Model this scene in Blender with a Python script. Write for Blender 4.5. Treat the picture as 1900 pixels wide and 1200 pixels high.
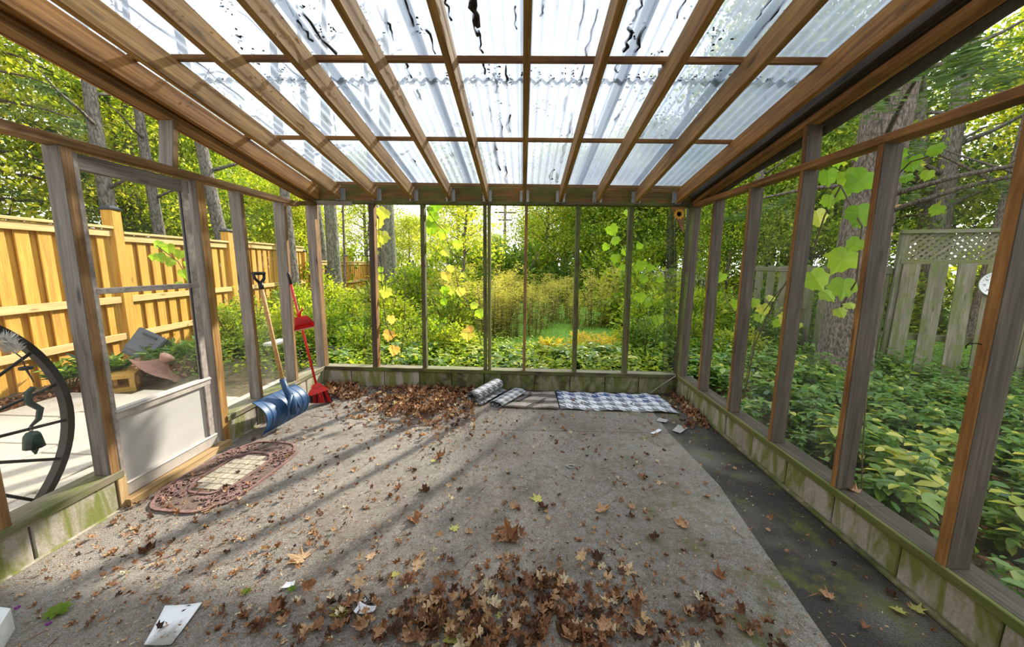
import bpy, bmesh, math, random
import numpy as np
from mathutils import Vector, Matrix, Euler
random.seed(7); rng = np.random.default_rng(11)
for o in list(bpy.data.objects): bpy.data.objects.remove(o)
SC = bpy.context.scene
COL = SC.collection
PI = math.pi

# ------------------------------------------------------------------ camera
FPX = 695.75
CH = 1.4854
XL, XR, D = -2.366, 1.828, 4.30          # inner faces of the left, right and back walls
def _basis():
    pi_, ya, ro = .1564, -.0278, .0172
    F = Vector((math.sin(ya)*math.cos(pi_), math.cos(ya)*math.cos(pi_), -math.sin(pi_)))
    R = Vector((math.cos(ya), -math.sin(ya), 0)); U = R.cross(F)
    return F, math.cos(ro)*R+math.sin(ro)*U, -math.sin(ro)*R+math.cos(ro)*U
CF, CR, CU = _basis()
CAM = Vector((0, 0, CH))
cd = bpy.data.cameras.new('camera'); cam = bpy.data.objects.new('camera', cd); COL.objects.link(cam)
cd.sensor_width = 36; cd.sensor_fit = 'HORIZONTAL'; cd.lens = FPX/1900*36; cd.clip_start = .02; cd.clip_end = 400
cam.matrix_world = Matrix(((CR.x, CU.x, -CF.x, 0), (CR.y, CU.y, -CF.y, 0), (CR.z, CU.z, -CF.z, CH), (0, 0, 0, 1)))
SC.camera = cam
# survey helpers: where the sight line of a photo pixel meets a real plane of the place
def on(px, py, ax, v):
    d = CF + CR*((px-950)/FPX) + CU*((600-py)/FPX)
    return CAM + d*((v-CAM[ax])/d[ax])
def floor_at(px, py, z=0.): return on(px, py, 2, z)
def stand(px, Y, z=0.):                     # ground point at depth Y below image column px
    p = on(px, 495, 1, Y); return Vector((p.x, Y, z))

# ------------------------------------------------------------------ sky and sun
w = bpy.data.worlds.new('world'); SC.world = w; w.use_nodes = True
nt = w.node_tree; bg = nt.nodes['Background']
tc = nt.nodes.new('ShaderNodeTexCoord'); sp = nt.nodes.new('ShaderNodeSeparateXYZ'); cr = nt.nodes.new('ShaderNodeValToRGB')
nt.links.new(tc.outputs['Generated'], sp.inputs[0]); nt.links.new(sp.outputs['Z'], cr.inputs[0]); nt.links.new(cr.outputs[0], bg.inputs[0])
cr.color_ramp.elements[0].position = 0; cr.color_ramp.elements[0].color = (1, .99, .96, 1)
cr.color_ramp.elements[1].position = .8; cr.color_ramp.elements[1].color = (.80, .89, 1, 1)
bg.inputs[1].default_value = 1.85
sl = bpy.data.lights.new('sun', 'SUN'); sun = bpy.data.objects.new('sun', sl); COL.objects.link(sun)
sl.energy = 6.5; sl.angle = math.radians(1.5); sl.color = (1, .93, .8)
SUND = Vector((.40, .72, .52)).normalized()   # direction towards the sun
sun.rotation_euler = SUND.to_track_quat('Z', 'Y').to_euler()
SC.view_settings.view_transform = 'Standard'; SC.view_settings.look = 'None'
SC.view_settings.gamma = 1; SC.view_settings.use_curve_mapping = False
SC.view_settings.exposure = 0.6

# ------------------------------------------------------------------ materials
class NM:
    def __init__(s, name):
        s.m = bpy.data.materials.new(name); s.m.use_nodes = True; s.t = s.m.node_tree
        s.b = s.t.nodes['Principled BSDF']; s.out = s.t.nodes['Material Output']
    def n(s, typ, **kw):
        nd = s.t.nodes.new(typ)
        for k, v in kw.items():
            if k.startswith('_'): setattr(nd, k[1:], v)
            else: nd.inputs[k.replace('__', ' ')].default_value = v
        return nd
    def l(s, a, b): s.t.links.new(a, b)
    def ramp(s, src, stops, interp='LINEAR'):
        r = s.t.nodes.new('ShaderNodeValToRGB'); e = r.color_ramp.elements; r.color_ramp.interpolation = interp
        while len(e) < len(stops): e.new(.5)
        for q, (p, c) in zip(e, stops):
            q.position = p; q.color = (c[0], c[1], c[2], 1) if not isinstance(c, (int, float)) else (c, c, c, 1)
        s.l(src, r.inputs[0]); return r.outputs[0]
    def coord(s, kind='Object', scale=(1, 1, 1), rand=True):
        t = s.t.nodes.new('ShaderNodeTexCoord'); mp = s.t.nodes.new('ShaderNodeMapping')
        mp.inputs['Scale'].default_value = scale; s.l(t.outputs[kind], mp.inputs[0])
        if rand:
            oi = s.t.nodes.new('ShaderNodeObjectInfo'); mu = s.math('MULTIPLY', oi.outputs['Random'], 57.)
            cb = s.t.nodes.new('ShaderNodeCombineXYZ')
            for i in range(3): s.l(mu, cb.inputs[i])
            s.l(cb.outputs[0], mp.inputs['Location'])
        return mp.outputs[0]
    def noise(s, vec, scale, detail=4, rough=.6, dist=0.):
        n = s.n('ShaderNodeTexNoise', Scale=scale, Detail=detail, Roughness=rough, Distortion=dist)
        if vec is not None: s.l(vec, n.inputs['Vector'])
        return n.outputs['Fac']
    def math(s, op, a, b=None, clamp=False):
        m = s.t.nodes.new('ShaderNodeMath'); m.operation = op; m.use_clamp = clamp
        for i, v in enumerate((a, b)):
            if v is None: continue
            if isinstance(v, (int, float)): m.inputs[i].default_value = v
            else: s.l(v, m.inputs[i])
        return m.outputs[0]
    def mix(s, f, a, b, blend='MIX'):
        m = s.t.nodes.new('ShaderNodeMix'); m.data_type = 'RGBA'; m.blend_type = blend
        for i, v in ((0, f), (6, a), (7, b)):
            if isinstance(v, (int, float)): m.inputs[i].default_value = v
            elif isinstance(v, (tuple, list)): m.inputs[i].default_value = (*v, 1)
            else: s.l(v, m.inputs[i])
        return m.outputs[2]
    def bump(s, h, strength=.4, dist=.01):
        b = s.n('ShaderNodeBump', Strength=strength, Distance=dist); s.l(h, b.inputs['Height']); s.l(b.outputs[0], s.b.inputs['Normal'])
    def base(s, c, rough=.8):
        if isinstance(c, (tuple, list)): s.b.inputs['Base Color'].default_value = (*c, 1)
        else: s.l(c, s.b.inputs['Base Color'])
        s.b.inputs['Roughness'].default_value = rough; return s.m

def wood(name, dark, mid, light, rough=.75, moss=0., stain=.5, knots=True):
    k = NM(name)
    v = k.coord('Object', (.9, 17, 17)); g = k.noise(v, 1.6, 7, .62, .9)
    fine = k.noise(k.coord('Object', (3, 110, 110)), 1., 3, .7)
    c = k.ramp(g, [(.3, dark), (.48, mid), (.68, light)])
    c = k.mix(k.ramp(fine, [(.35, .0), (.66, .6)]), c, dark)
    pat = k.noise(k.coord('Object', (1.3, 3.5, 3.5)), 1.5, 5, .65)
    c = k.mix(k.ramp(pat, [(.45, 0.), (.72, stain)]), c, tuple(x*.42 for x in dark))
    if knots:
        vo = k.n('ShaderNodeTexVoronoi', Scale=1.9); k.l(k.coord('Object', (1., 4.2, 4.2)), vo.inputs['Vector'])
        c = k.mix(k.ramp(vo.outputs['Distance'], [(.05, .85), (.13, 0.)]), c, tuple(x*.45 for x in dark))
    if moss:
        mz = k.noise(k.coord('Object', (2.2, 6, 6)), 1.5, 6, .7)
        c = k.mix(k.ramp(mz, [(.52-moss*.25, 0.), (.66-moss*.15, .85)]), c, (.10, .13, .018))
    k.bump(k.math('ADD', g, k.math('MULTIPLY', fine, .5)), .5, .006)
    return k.base(c, rough)
W_RAFT = wood('wood_rafter', (.15, .068, .014), (.36, .185, .045), (.52, .31, .09))
W_ORNG = wood('wood_stained_orange', (.16, .062, .010), (.40, .175, .030), (.56, .27, .055))
W_STUD = wood('wood_stud_brown', (.12, .055, .018), (.29, .15, .05), (.44, .26, .10), stain=.7)
W_RED = wood('wood_stud_red', (.13, .05, .012), (.33, .145, .035), (.50, .26, .075), stain=.8)
W_GREY = wood('wood_weathered_grey', (.10, .082, .065), (.23, .195, .165), (.33, .295, .255), stain=.35)
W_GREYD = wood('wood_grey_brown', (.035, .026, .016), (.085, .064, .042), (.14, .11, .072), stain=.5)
W_MOSSY = wood('wood_mossy', (.08, .055, .022), (.19, .15, .055), (.32, .27, .11), moss=.75)
W_MOSSB = wood('wood_mossy_dark', (.025, .018, .009), (.07, .05, .02), (.15, .115, .045), moss=.45)
W_SILL = wood('wood_old_sill', (.12, .095, .06), (.26, .22, .15), (.38, .33, .24), moss=.3)
W_LEDG = wood('wood_ledger', (.12, .045, .012), (.36, .155, .035), (.50, .24, .06), moss=.5, stain=.85)
W_CEDAR = wood('wood_new_cedar', (.42, .19, .022), (.63, .33, .040), (.74, .43, .07), stain=.12)
W_CEDARL = wood('wood_new_cedar_pale', (.48, .29, .10), (.64, .42, .17), (.74, .53, .25), stain=.1)
W_OLDF = wood('wood_old_fence', (.10, .09, .06), (.21, .19, .135), (.32, .29, .22), moss=.35)
W_THRES = wood('wood_threshold', (.28, .17, .07), (.50, .33, .15), (.62, .45, .24), stain=.3)
W_HANDLE = wood('wood_handle', (.34, .17, .06), (.55, .32, .12), (.66, .42, .18), stain=.15, knots=False)
W_WHITEB = wood('wood_pale_picket', (.35, .34, .30), (.55, .54, .48), (.68, .67, .62), stain=.2)

def plain(name, c, rough=.6, metal=0., var=.25, nscale=14., bump=.15):
    k = NM(name); f = k.noise(k.coord('Object'), nscale, 5, .65)
    col = k.mix(k.ramp(f, [(.35, 0.), (.7, 1.)]), c, tuple(x*(1-var) for x in c))
    k.b.inputs['Metallic'].default_value = metal
    if bump: k.bump(f, bump, .004)
    return k.base(col, rough)
M_BLACK = plain('black_plastic', (.012, .013, .015), .4)
M_CAP = plain('black_post_cap', (.015, .018, .022), .35)
M_BLUE = plain('navy_plastic', (.018, .075, .19), .5, var=.4)
M_RED = plain('red_plastic', (.66, .018, .014), .35, var=.15)
M_REDP = plain('red_bristle', (.70, .015, .012), .6, var=.4, nscale=60)
M_STEEL = plain('galvanised_steel', (.55, .55, .54), .45, .8, .4, 30)
M_GREYP = plain('grey_metal_paint', (.30, .32, .34), .5, .2)
M_ALU = plain('door_paint_greige', (.52, .47, .42), .5, 0, .35, 9)
M_DOORP = plain('door_panel', (.50, .48, .455), .6, 0, .12, 4)
M_WEATHERPAINT = plain('flaking_paint', (.42, .36, .32), .7, 0, .5, 26)
M_IRON = plain('wheel_iron', (.018, .015, .012), .5, .5, .5, 20)
M_BRONZE = plain('bell_verdigris', (.035, .075, .055), .5, .4, .6, 30)
M_BIN = plain('grey_bin', (.10, .105, .125), .4, 0, .2)
M_TERRA = plain('terracotta', (.50, .27, .20), .75, 0, .35, 22)
M_OCHRE = plain('ochre_ceramic', (.62, .36, .07), .65, 0, .35, 18)
M_DARK = plain('dark_rubber', (.05, .045, .045), .8)
M_MATB = plain('doormat_backing', (.17, .115, .09), .95, 0, .6, 60, .6)
M_MAT = plain('doormat_rubber', (.25, .14, .12), .8, 0, .45, 24, .4)
M_MATC = plain('doormat_dusty', (.42, .37, .28), .9, 0, .45, 20, .4)
M_PAPER = plain('white_paper', (.78, .78, .80), .7, 0, .06, 5, 0)
M_SHINGLE = plain('grey_card', (.36, .35, .32), .8)
M_TARP = plain('dark_rolled_screen', (.035, .032, .026), .8, 0, .4, 10)
M_STRING = plain('string', (.4, .42, .3), .8)
M_PETAL = plain('yellow_paint', (.75, .36, .02), .6)
M_FEATHER = plain('white_feather', (.8, .78, .74), .8)
M_WHITE = plain('white_painted', (.75, .77, .76), .5)
M_SIDING = plain('house_siding', (.62, .60, .56), .7)
M_DEBRIS = plain('roof_debris', (.035, .025, .015), .9, 0, .5)
M_MULCH = plain('soil', (.10, .065, .04), .95, 0, .5, 9, .8)

def mat_paper_stained():
    k = NM('paper_with_smudge'); v = k.coord('Object', rand=False)
    n = k.noise(v, 9, 5, .7, .6); g = k.n('ShaderNodeTexGradient', _gradient_type='SPHERICAL')
    mp = k.n('ShaderNodeMapping'); mp.inputs['Scale'].default_value = (11, 6.5, 6); mp.inputs['Location'].default_value = (-.35, .55, 0)
    k.l(v, mp.inputs[0]); k.l(mp.outputs[0], g.inputs[0])
    f = k.math('MULTIPLY', g.outputs['Fac'], k.math('MULTIPLY', n, 2.2), True)
    return k.base(k.mix(k.ramp(f, [(.25, 0.), (.7, .85)]), (.80, .80, .82), (.20, .18, .14)), .7)
M_PAPERS = mat_paper_stained()

def mat_block():
    k = NM('concrete_block'); v = k.coord('Object')
    n = k.noise(v, 60, 5, .75); b = k.noise(v, 4, 4, .6)
    c = k.mix(k.ramp(n, [(.3, 0.), (.75, 1.)]), (.30, .265, .22), (.50, .45, .385))
    c = k.mix(k.ramp(b, [(.5, 0.), (.75, .5)]), c, (.17, .14, .10))
    g = k.noise(k.coord('Object', (9, 9, 2.2)), 1.1, 6, .6, .6)
    c = k.mix(k.ramp(g, [(.41, 0.), (.56, .9)]), c, (.15, .17, .018))
    k.bump(n, .6, .004); return k.base(c, .9)
M_BLOCK = mat_block()
def mat_block_dark():
    k = NM('concrete_block_mossy'); v = k.coord('Object')
    n = k.noise(v, 50, 5, .75)
    c = k.mix(k.ramp(n, [(.3, 0.), (.75, 1.)]), (.14, .125, .07), (.30, .26, .165))
    g = k.noise(k.coord('Object', (7, 7, 3)), 1.1, 6, .6, .6)
    c = k.mix(k.ramp(g, [(.38, 0.), (.58, .95)]), c, (.085, .10, .012))
    g2 = k.noise(k.coord('Object', (5, 5, 5)), 1.3, 6, .6, .6)
    c = k.mix(k.ramp(g2, [(.52, 0.), (.66, .85)]), c, (.03, .034, .014))
    k.bump(n, .6, .004); return k.base(c, .9)
M_BLOCKD = mat_block_dark()

def mat_carpet(name, a, b, weave, moss=.0, dirt=(.12, .075, .045), dirta=.5):
    k = NM(name); v = k.coord('Object', rand=False)
    fine = k.noise(v, 190, 3, .8)
    med = k.noise(v, 26, 6, .75); big = k.noise(v, 1.7, 6, .65)
    c = k.mix(k.ramp(fine, [(.34, 0.), (.68, 1.)]), a, b)
    c = k.mix(k.ramp(med, [(.46, 0.), (.64, dirta)]), c, dirt); c = k.mix(k.ramp(k.noise(v, 75, 4, .8), [(.5, 0.), (.64, dirta*1.3)]), c, (.10, .065, .042))
    c = k.mix(k.ramp(big, [(.46, 0.), (.64, dirta*.85)]), c, tuple(x*.8 for x in dirt)); c = k.mix(k.ramp(k.noise(v, 1.1, 4, .55), [(.50, 0.), (.68, .35)]), c, (.52, .46, .38))
    # woven loops
    vo = k.n('ShaderNodeTexVoronoi', Scale=weave, Randomness=.35); k.l(v, vo.inputs['Vector'])
    c = k.mix(k.ramp(vo.outputs['Distance'], [(.35, 0.), (.62, .65)]), c, tuple(x*.35 for x in a))
    if moss:
        sp = k.n('ShaderNodeSeparateXYZ'); k.l(v, sp.inputs[0])
        side = k.ramp(k.math('ADD', sp.outputs[0], 0.), [(.55, 0.), (.95, 1.)])
        mm = k.noise(v, 3.4, 7, .75)
        f = k.math('MULTIPLY', k.ramp(mm, [(.52, 0.), (.66, .9)]), side)
        c = k.mix(f, c, (.115, .12, .02))
    k.bump(k.math('ADD', fine, k.math('MULTIPLY', vo.outputs['Distance'], -1.2)), .8, .004)
    return k.base(c, .95)
M_CARP = mat_carpet('carpet_grey', (.19, .17, .145), (.46, .42, .37), 150, .8)
M_CARPD = mat_carpet('carpet_charcoal', (.020, .019, .017), (.072, .068, .062), 120, .35, (.06, .045, .03), .5)

def houndstooth(name, dark, dark2, light, cell):
    k = NM(name); uv = k.t.nodes.new('ShaderNodeUVMap'); s = k.n('ShaderNodeSeparateXYZ'); k.l(uv.outputs[0], s.inputs[0])
    fr = lambda x: k.math('FRACT', x)
    U = k.math('DIVIDE', s.outputs[0], cell); V = k.math('DIVIDE', s.outputs[1], cell)
    u, v = fr(U), fr(V)
    lu, lv = k.math('LESS_THAN', u, .5), k.math('LESS_THAN', v, .5)
    diag = k.math('LESS_THAN', fr(k.math('ADD', k.math('MULTIPLY', U, 2.), k.math('MULTIPLY', V, 2.))), .5)
    both = k.math('MULTIPLY', lu, lv); one = k.math('ABSOLUTE', k.math('SUBTRACT', lu, lv))
    f = k.math('ADD', both, k.math('MULTIPLY', one, diag), True)
    far = k.ramp(s.outputs[1], [(.22, 0.), (.40, 1.)]); dn = k.noise(k.coord('Object'), 3, 5, .7)
    far = k.math('MULTIPLY', far, k.ramp(dn, [(.4, .2), (.6, 1.)]))
    c = k.mix(f, light, k.mix(far, dark, dark2))
    d = k.noise(k.coord('Object'), 9, 6, .75)
    c = k.mix(k.ramp(d, [(.5, 0.), (.72, .55)]), c, (.17, .15, .13))
    k.bump(k.noise(k.coord('Object'), 150, 2), .4, .002)
    return k.base(c, .85)
M_HOUND = houndstooth('houndstooth_rug', (.14, .14, .15), (.006, .07, .28), (.62, .63, .66), .135)
M_ROLL = houndstooth('roll_mat_grey', (.10, .105, .11), (.10, .105, .11), (.42, .43, .45), .16)
def mat_stripes():
    k = NM('striped_dark_mat'); uv = k.t.nodes.new('ShaderNodeUVMap'); s = k.n('ShaderNodeSeparateXYZ'); k.l(uv.outputs[0], s.inputs[0])
    n = k.noise(k.coord('Object'), 9, 6, .75)
    f = k.math('FRACT', k.math('ADD', k.math('MULTIPLY', s.outputs[1], 5.), k.math('MULTIPLY', n, .5)))
    c = k.mix(k.ramp(f, [(.45, 0.), (.55, 1.)]), (.09, .07, .055), (.34, .29, .25))
    c = k.mix(k.ramp(n, [(.5, 0.), (.7, .6)]), c, (.14, .105, .07)); return k.base(c, .9)
M_STRIPE = mat_stripes()

def mat_slab():
    k = NM('patio_stone'); v = k.coord('Object'); n = k.noise(v, 45, 5, .7); b = k.noise(v, 2.2, 5, .6)
    c = k.mix(k.ramp(n, [(.35, 0.), (.7, 1.)]), (.36, .315, .255), (.50, .45, .37))
    c = k.mix(k.ramp(b, [(.45, 0.), (.75, .35)]), c, (.33, .27, .2)); k.bump(n, .3, .003); return k.base(c, .85)
M_SLAB = mat_slab()
def mat_ground():
    k = NM('garden_soil_and_lawn'); v = k.coord('Object', rand=False); n = k.noise(v, 8, 7, .75); b = k.noise(v, .6, 4, .6)
    c = k.mix(k.ramp(n, [(.4, 0.), (.62, 1.)]), (.075, .05, .028), (.19, .125, .07))
    c = k.mix(k.ramp(b, [(.35, 0.), (.6, .6)]), c, (.07, .10, .02)); k.bump(n, 1., .03); return k.base(c, .95)
M_GROUND = mat_ground()
def mat_lawn():
    k = NM('lawn_turf'); v = k.coord('Object', rand=False); n = k.noise(v, 30, 6, .8)
    c = k.mix(k.ramp(n, [(.35, 0.), (.65, 1.)]), (.10, .22, .02), (.26, .46, .05)); k.bump(n, 1., .03); return k.base(c, .9)
M_LAWN = mat_lawn()
def mat_bark(name, dark, light, sc=1.):
    k = NM(name); v = k.coord('Object', (14*sc, 14*sc, 5*sc)); n = k.noise(v, 1.3, 7, .7, .3)
    vo = k.n('ShaderNodeTexVoronoi', Scale=2.2); k.l(v, vo.inputs['Vector'])
    c = k.mix(k.ramp(n, [(.35, 0.), (.65, 1.)]), dark, light)
    c = k.mix(k.ramp(vo.outputs['Distance'], [(.5, 0.), (.75, .7)]), c, tuple(x*.45 for x in dark))
    k.bump(k.math('ADD', n, k.math('MULTIPLY', vo.outputs['Distance'], -1.)), 1., .03); return k.base(c, .9)
M_BARK = mat_bark('bark_grey', (.11, .095, .075), (.27, .24, .20))
M_BARKS = mat_bark('bark_spruce', (.085, .062, .045), (.30, .24, .195), 1.6)
M_BARKG = mat_bark('bark_greenish', (.13, .125, .08), (.25, .245, .17), .8)

def mat_leaf(name, stops, trans=.45, rough=.5, gloss=.3):
    k = NM(name); a = k.t.nodes.new('ShaderNodeAttribute'); a.attribute_name = 'tint'
    c = k.ramp(a.outputs['Fac'], stops)
    k.base(c, rough); k.b.inputs['Specular IOR Level'].default_value = gloss
    tr = k.t.nodes.new('ShaderNodeBsdfTranslucent')
    tc = k.mix(1., c, (1.25, 1.2, .55), 'MULTIPLY'); k.l(tc, tr.inputs[0])
    mx = k.t.nodes.new('ShaderNodeMixShader'); mx.inputs[0].default_value = trans
    k.l(k.b.outputs[0], mx.inputs[1]); k.l(tr.outputs[0], mx.inputs[2]); k.l(mx.outputs[0], k.out.inputs[0]); return k.m
L_GREEN = mat_leaf('leaf_green', [(0, (.035, .10, .010)), (.5, (.20, .32, .025)), (1, (.62, .64, .07))], .55)
L_YGREEN = mat_leaf('leaf_yellow_green', [(0, (.09, .17, .014)), (.5, (.36, .45, .035)), (1, (.78, .72, .10))], .55)
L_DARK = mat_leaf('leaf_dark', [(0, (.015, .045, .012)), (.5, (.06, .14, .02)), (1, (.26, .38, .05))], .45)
L_NEEDLE = mat_leaf('needle_green', [(0, (.03, .065, .018)), (.5, (.08, .15, .035)), (1, (.2, .29, .07))], .4)
L_COVER = mat_leaf('leaf_ground_cover', [(0, (.02, .07, .015)), (.4, (.10, .22, .035)), (.75, (.24, .36, .06)), (1, (.68, .62, .12))], .42, .32, .6)
L_GROD = mat_leaf('leaf_goldenrod', [(0, (.16, .11, .045)), (.35, (.30, .27, .07)), (.7, (.55, .52, .10)), (1, (.78, .66, .16))], .45, .7)
L_FERN = mat_leaf('leaf_yellow_fern', [(0, (.45, .36, .05)), (.6, (.75, .56, .07)), (1, (.85, .7, .15))], .5)
L_GRASS = mat_leaf('grass', [(0, (.10, .25, .02)), (1, (.34, .58, .07))], .5)
L_VINE = mat_leaf('vine_leaf', [(0, (.10, .32, .02)), (.5, (.35, .54, .05)), (.8, (.72, .73, .16)), (1, (.74, .40, .16))], .55, .45)
L_DRY = mat_leaf('dry_leaf', [(0, (.045, .025, .017)), (.3, (.16, .07, .035)), (.6, (.36, .175, .085)), (.8, (.55, .36, .20)), (1, (.66, .56, .38))], .15, .7, .2)
L_YEL = mat_leaf('fallen_yellow_leaf', [(0, (.30, .30, .06)), (1, (.62, .58, .18))], .25, .6, .2)
M_STEM = plain('stem_brown', (.10, .075, .035), .8)
M_STEMG = plain('stem_green', (.14, .18, .05), .7)

def mat_sheet():
    k = NM('corrugated_clear_sheet'); k.t.nodes.remove(k.b)
    n = k.noise(k.coord('Object', (9, 1.2, 1)), 2.2, 6, .7); n2 = k.noise(k.coord('Object'), 12, 6, .8); n3 = k.noise(k.coord('Object'), 2.5, 3, .5)
    dirt = k.math('MULTIPLY', k.ramp(n2, [(.55, 0.), (.72, .8)]), k.ramp(n, [(.4, 0.), (.6, 1.)]))
    tr = k.t.nodes.new('ShaderNodeBsdfTransparent'); tr.inputs[0].default_value = (.80, .83, .86, 1)
    tl = k.t.nodes.new('ShaderNodeBsdfTranslucent'); gl = k.t.nodes.new('ShaderNodeBsdfGlossy'); gl.inputs['Roughness'].default_value = .25
    gl.inputs[0].default_value = (.8, .8, .8, 1)
    k.l(k.mix(dirt, k.mix(n3, (.21, .255, .33), (.375, .395, .42)), (.10, .075, .05)), tl.inputs[0])
    lw = k.n('ShaderNodeLayerWeight', Blend=.5)
    m1 = k.t.nodes.new('ShaderNodeMixShader'); k.l(k.math('ADD', k.math('MULTIPLY', n, .45), k.math('ADD', k.math('MULTIPLY', lw.outputs['Facing'], .5), .27), True), m1.inputs[0])
    k.l(tr.outputs[0], m1.inputs[1]); k.l(tl.outputs[0], m1.inputs[2])
    m2 = k.t.nodes.new('ShaderNodeMixShader')
    k.l(k.math('ADD', k.math('MULTIPLY', lw.outputs['Facing'], .30), .03, True), m2.inputs[0])
    k.l(m1.outputs[0], m2.inputs[1]); k.l(gl.outputs[0], m2.inputs[2]); k.l(m2.outputs[0], k.out.inputs[0]); return k.m
M_SHEET = mat_sheet()
def mat_film(name, haze=.06, tint=(.96, .97, .96), dark=None):
    k = NM(name); k.t.nodes.remove(k.b)
    tr = k.t.nodes.new('ShaderNodeBsdfTransparent'); tr.inputs[0].default_value = (*tint, 1)
    tl = k.t.nodes.new('ShaderNodeBsdfDiffuse'); tl.inputs[0].default_value = (*(dark or (.7, .7, .66)), 1)
    gl = k.t.nodes.new('ShaderNodeBsdfGlossy'); gl.inputs['Roughness'].default_value = .12
    n = k.noise(k.coord('Object', (1, 3, 1)), 1.6, 5, .6)
    m1 = k.t.nodes.new('ShaderNodeMixShader'); k.l(k.math('MULTIPLY', k.ramp(n, [(.35, .3), (.7, 1.6)]), haze), m1.inputs[0])
    k.l(tr.outputs[0], m1.inputs[1]); k.l(tl.outputs[0], m1.inputs[2])
    m2 = k.t.nodes.new('ShaderNodeMixShader'); m2.inputs[0].default_value = .035
    k.l(m1.outputs[0], m2.inputs[1]); k.l(gl.outputs[0], m2.inputs[2]); k.l(m2.outputs[0], k.out.inputs[0]); return k.m
M_FILM = mat_film('plastic_film', .045)
M_GLASS = mat_film('door_glass', .02)
M_MESH = mat_film('torn_insect_mesh', .5, (.8, .8, .8), (.05, .055, .05))

# ------------------------------------------------------------------ object helpers
USED = {}
def tag(o, label=None, cat=None, group=None, kind=None):
    if label:
        if label in USED and (group is None or USED[label] != group): raise ValueError('duplicate label: '+label)
        USED[label] = group; o['label'] = label
    if cat: o['category'] = cat
    if group: o['group'] = group
    if kind: o['kind'] = kind
    return o
def root(name, loc=(0, 0, 0), rot=(0, 0, 0), label=None, cat=None, group=None, kind=None):
    o = bpy.data.objects.new(name, None); COL.objects.link(o); o.location = loc; o.rotation_euler = rot; o.empty_display_size = .05
    return tag(o, label, cat, group, kind)
def put(name, me, parent=None, mat=None, M=None, local=True):
    """link mesh; M is a matrix in the parent's space"""
    o = bpy.data.objects.new(name, me); COL.objects.link(o)
    if mat is not None and not me.materials: me.materials.append(mat)
    if parent: o.parent = parent
    if M is not None: o.matrix_basis = M
    return o
def smooth(me, ang=None):
    me.polygons.foreach_set('use_smooth', [True]*len(me.polygons)); return me
def from_bm(name, bm, mats, sm=False):
    me = bpy.data.meshes.new(name); bmesh.ops.recalc_face_normals(bm, faces=bm.faces[:]); bm.to_mesh(me); bm.free()
    for m in (mats if isinstance(mats, (list, tuple)) else [mats]): me.materials.append(m)
    if sm: smooth(me)
    return me
_box = {}
def box_mesh(l, w_, h, mat, mat_z=None, bev=.003):
    key = (round(l, 3), round(w_, 3), round(h, 3), mat.name, mat_z.name if mat_z else '', bev)
    if key in _box: return _box[key]
    bm = bmesh.new(); bmesh.ops.create_cube(bm, size=1); bmesh.ops.scale(bm, vec=(l, w_, h), verts=bm.verts)
    if bev: bmesh.ops.bevel(bm, geom=bm.edges[:], offset=min(bev, w_*.3, h*.3), segments=1, affect='EDGES')
    if mat_z:
        bm.normal_update()
        for f in bm.faces:
            if abs(f.normal.z) > .9: f.material_index = 1
    me = from_bm('board', bm, [mat, mat_z] if mat_z else mat); _box[key] = me; return me
def frame(p0, p1, upv):
    x = (p1-p0).normalized(); z = (upv - x*upv.dot(x)).normalized(); y = z.cross(x)
    m = Matrix((x, y, z)).transposed().to_4x4(); m.translation = (p0+p1)/2; return m
def board(name, p0, p1, w_, h, mat, parent=None, up=(0, 0, 1), mat_z=None, bev=.003):
    """a board from p0 to p1; w_ is its side size, h its size along up"""
    p0, p1 = Vector(p0), Vector(p1)
    me = box_mesh((p1-p0).length, w_, h, mat, mat_z, bev)
    return put(name, me, parent, M=(parent.matrix_basis.inverted() if parent and parent.type == 'EMPTY' else Matrix())@frame(p0, p1, Vector(up)))
def tube_bm(bm, pts, rads, seg=8, cap=True, mi=0):
    pts = [Vector(p) for p in pts]; rings = []
    for i, p in enumerate(pts):
        t = (pts[min(i+1, len(pts)-1)]-pts[max(i-1, 0)]).normalized()
        a = t.orthogonal().normalized() if i == 0 else (a - t*a.dot(t)).normalized()
        b = t.cross(a); r = rads[i] if isinstance(rads, (list, tuple)) else rads
        rings.append([bm.verts.new(p+(a*math.cos(2*PI*k/seg)+b*math.sin(2*PI*k/seg))*r) for k in range(seg)])
    for i in range(len(rings)-1):
        for k in range(seg):
            f = bm.faces.new((rings[i][k], rings[i][(k+1) % seg], rings[i+1][(k+1) % seg], rings[i+1][k])); f.material_index = mi; f.smooth = True
    if cap:
        bm.faces.new(rings[0][::-1]).material_index = mi; bm.faces.new(rings[-1]).material_index = mi
def tube(name, pts, rads, mat, parent=None, seg=8):
    bm = bmesh.new(); tube_bm(bm, pts, rads, seg); return put(name, from_bm(name, bm, mat), parent)
def lathe_bm(bm, prof, seg=20, mi=0):
    rings = []
    for r, z in prof: rings.append([bm.verts.new((r*math.cos(2*PI*k/seg), r*math.sin(2*PI*k/seg), z)) for k in range(seg)])
    for i in range(len(rings)-1):
        for k in range(seg): bm.faces.new((rings[i][k], rings[i][(k+1) % seg], rings[i+1][(k+1) % seg], rings[i+1][k])).smooth = True
    bm.faces.new(rings[0][::-1]); bm.faces.new(rings[-1])
def prism_bm(bm, outline, th, z0=0.):
    a = [bm.verts.new((x, y, z0)) for x, y in outline]; b = [bm.verts.new((x, y, z0+th)) for x, y in outline]
    bm.faces.new(a[::-1]); bm.faces.new(b); n = len(a)
    for i in range(n): bm.faces.new((a[i], a[(i+1) % n], b[(i+1) % n], b[i]))
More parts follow.
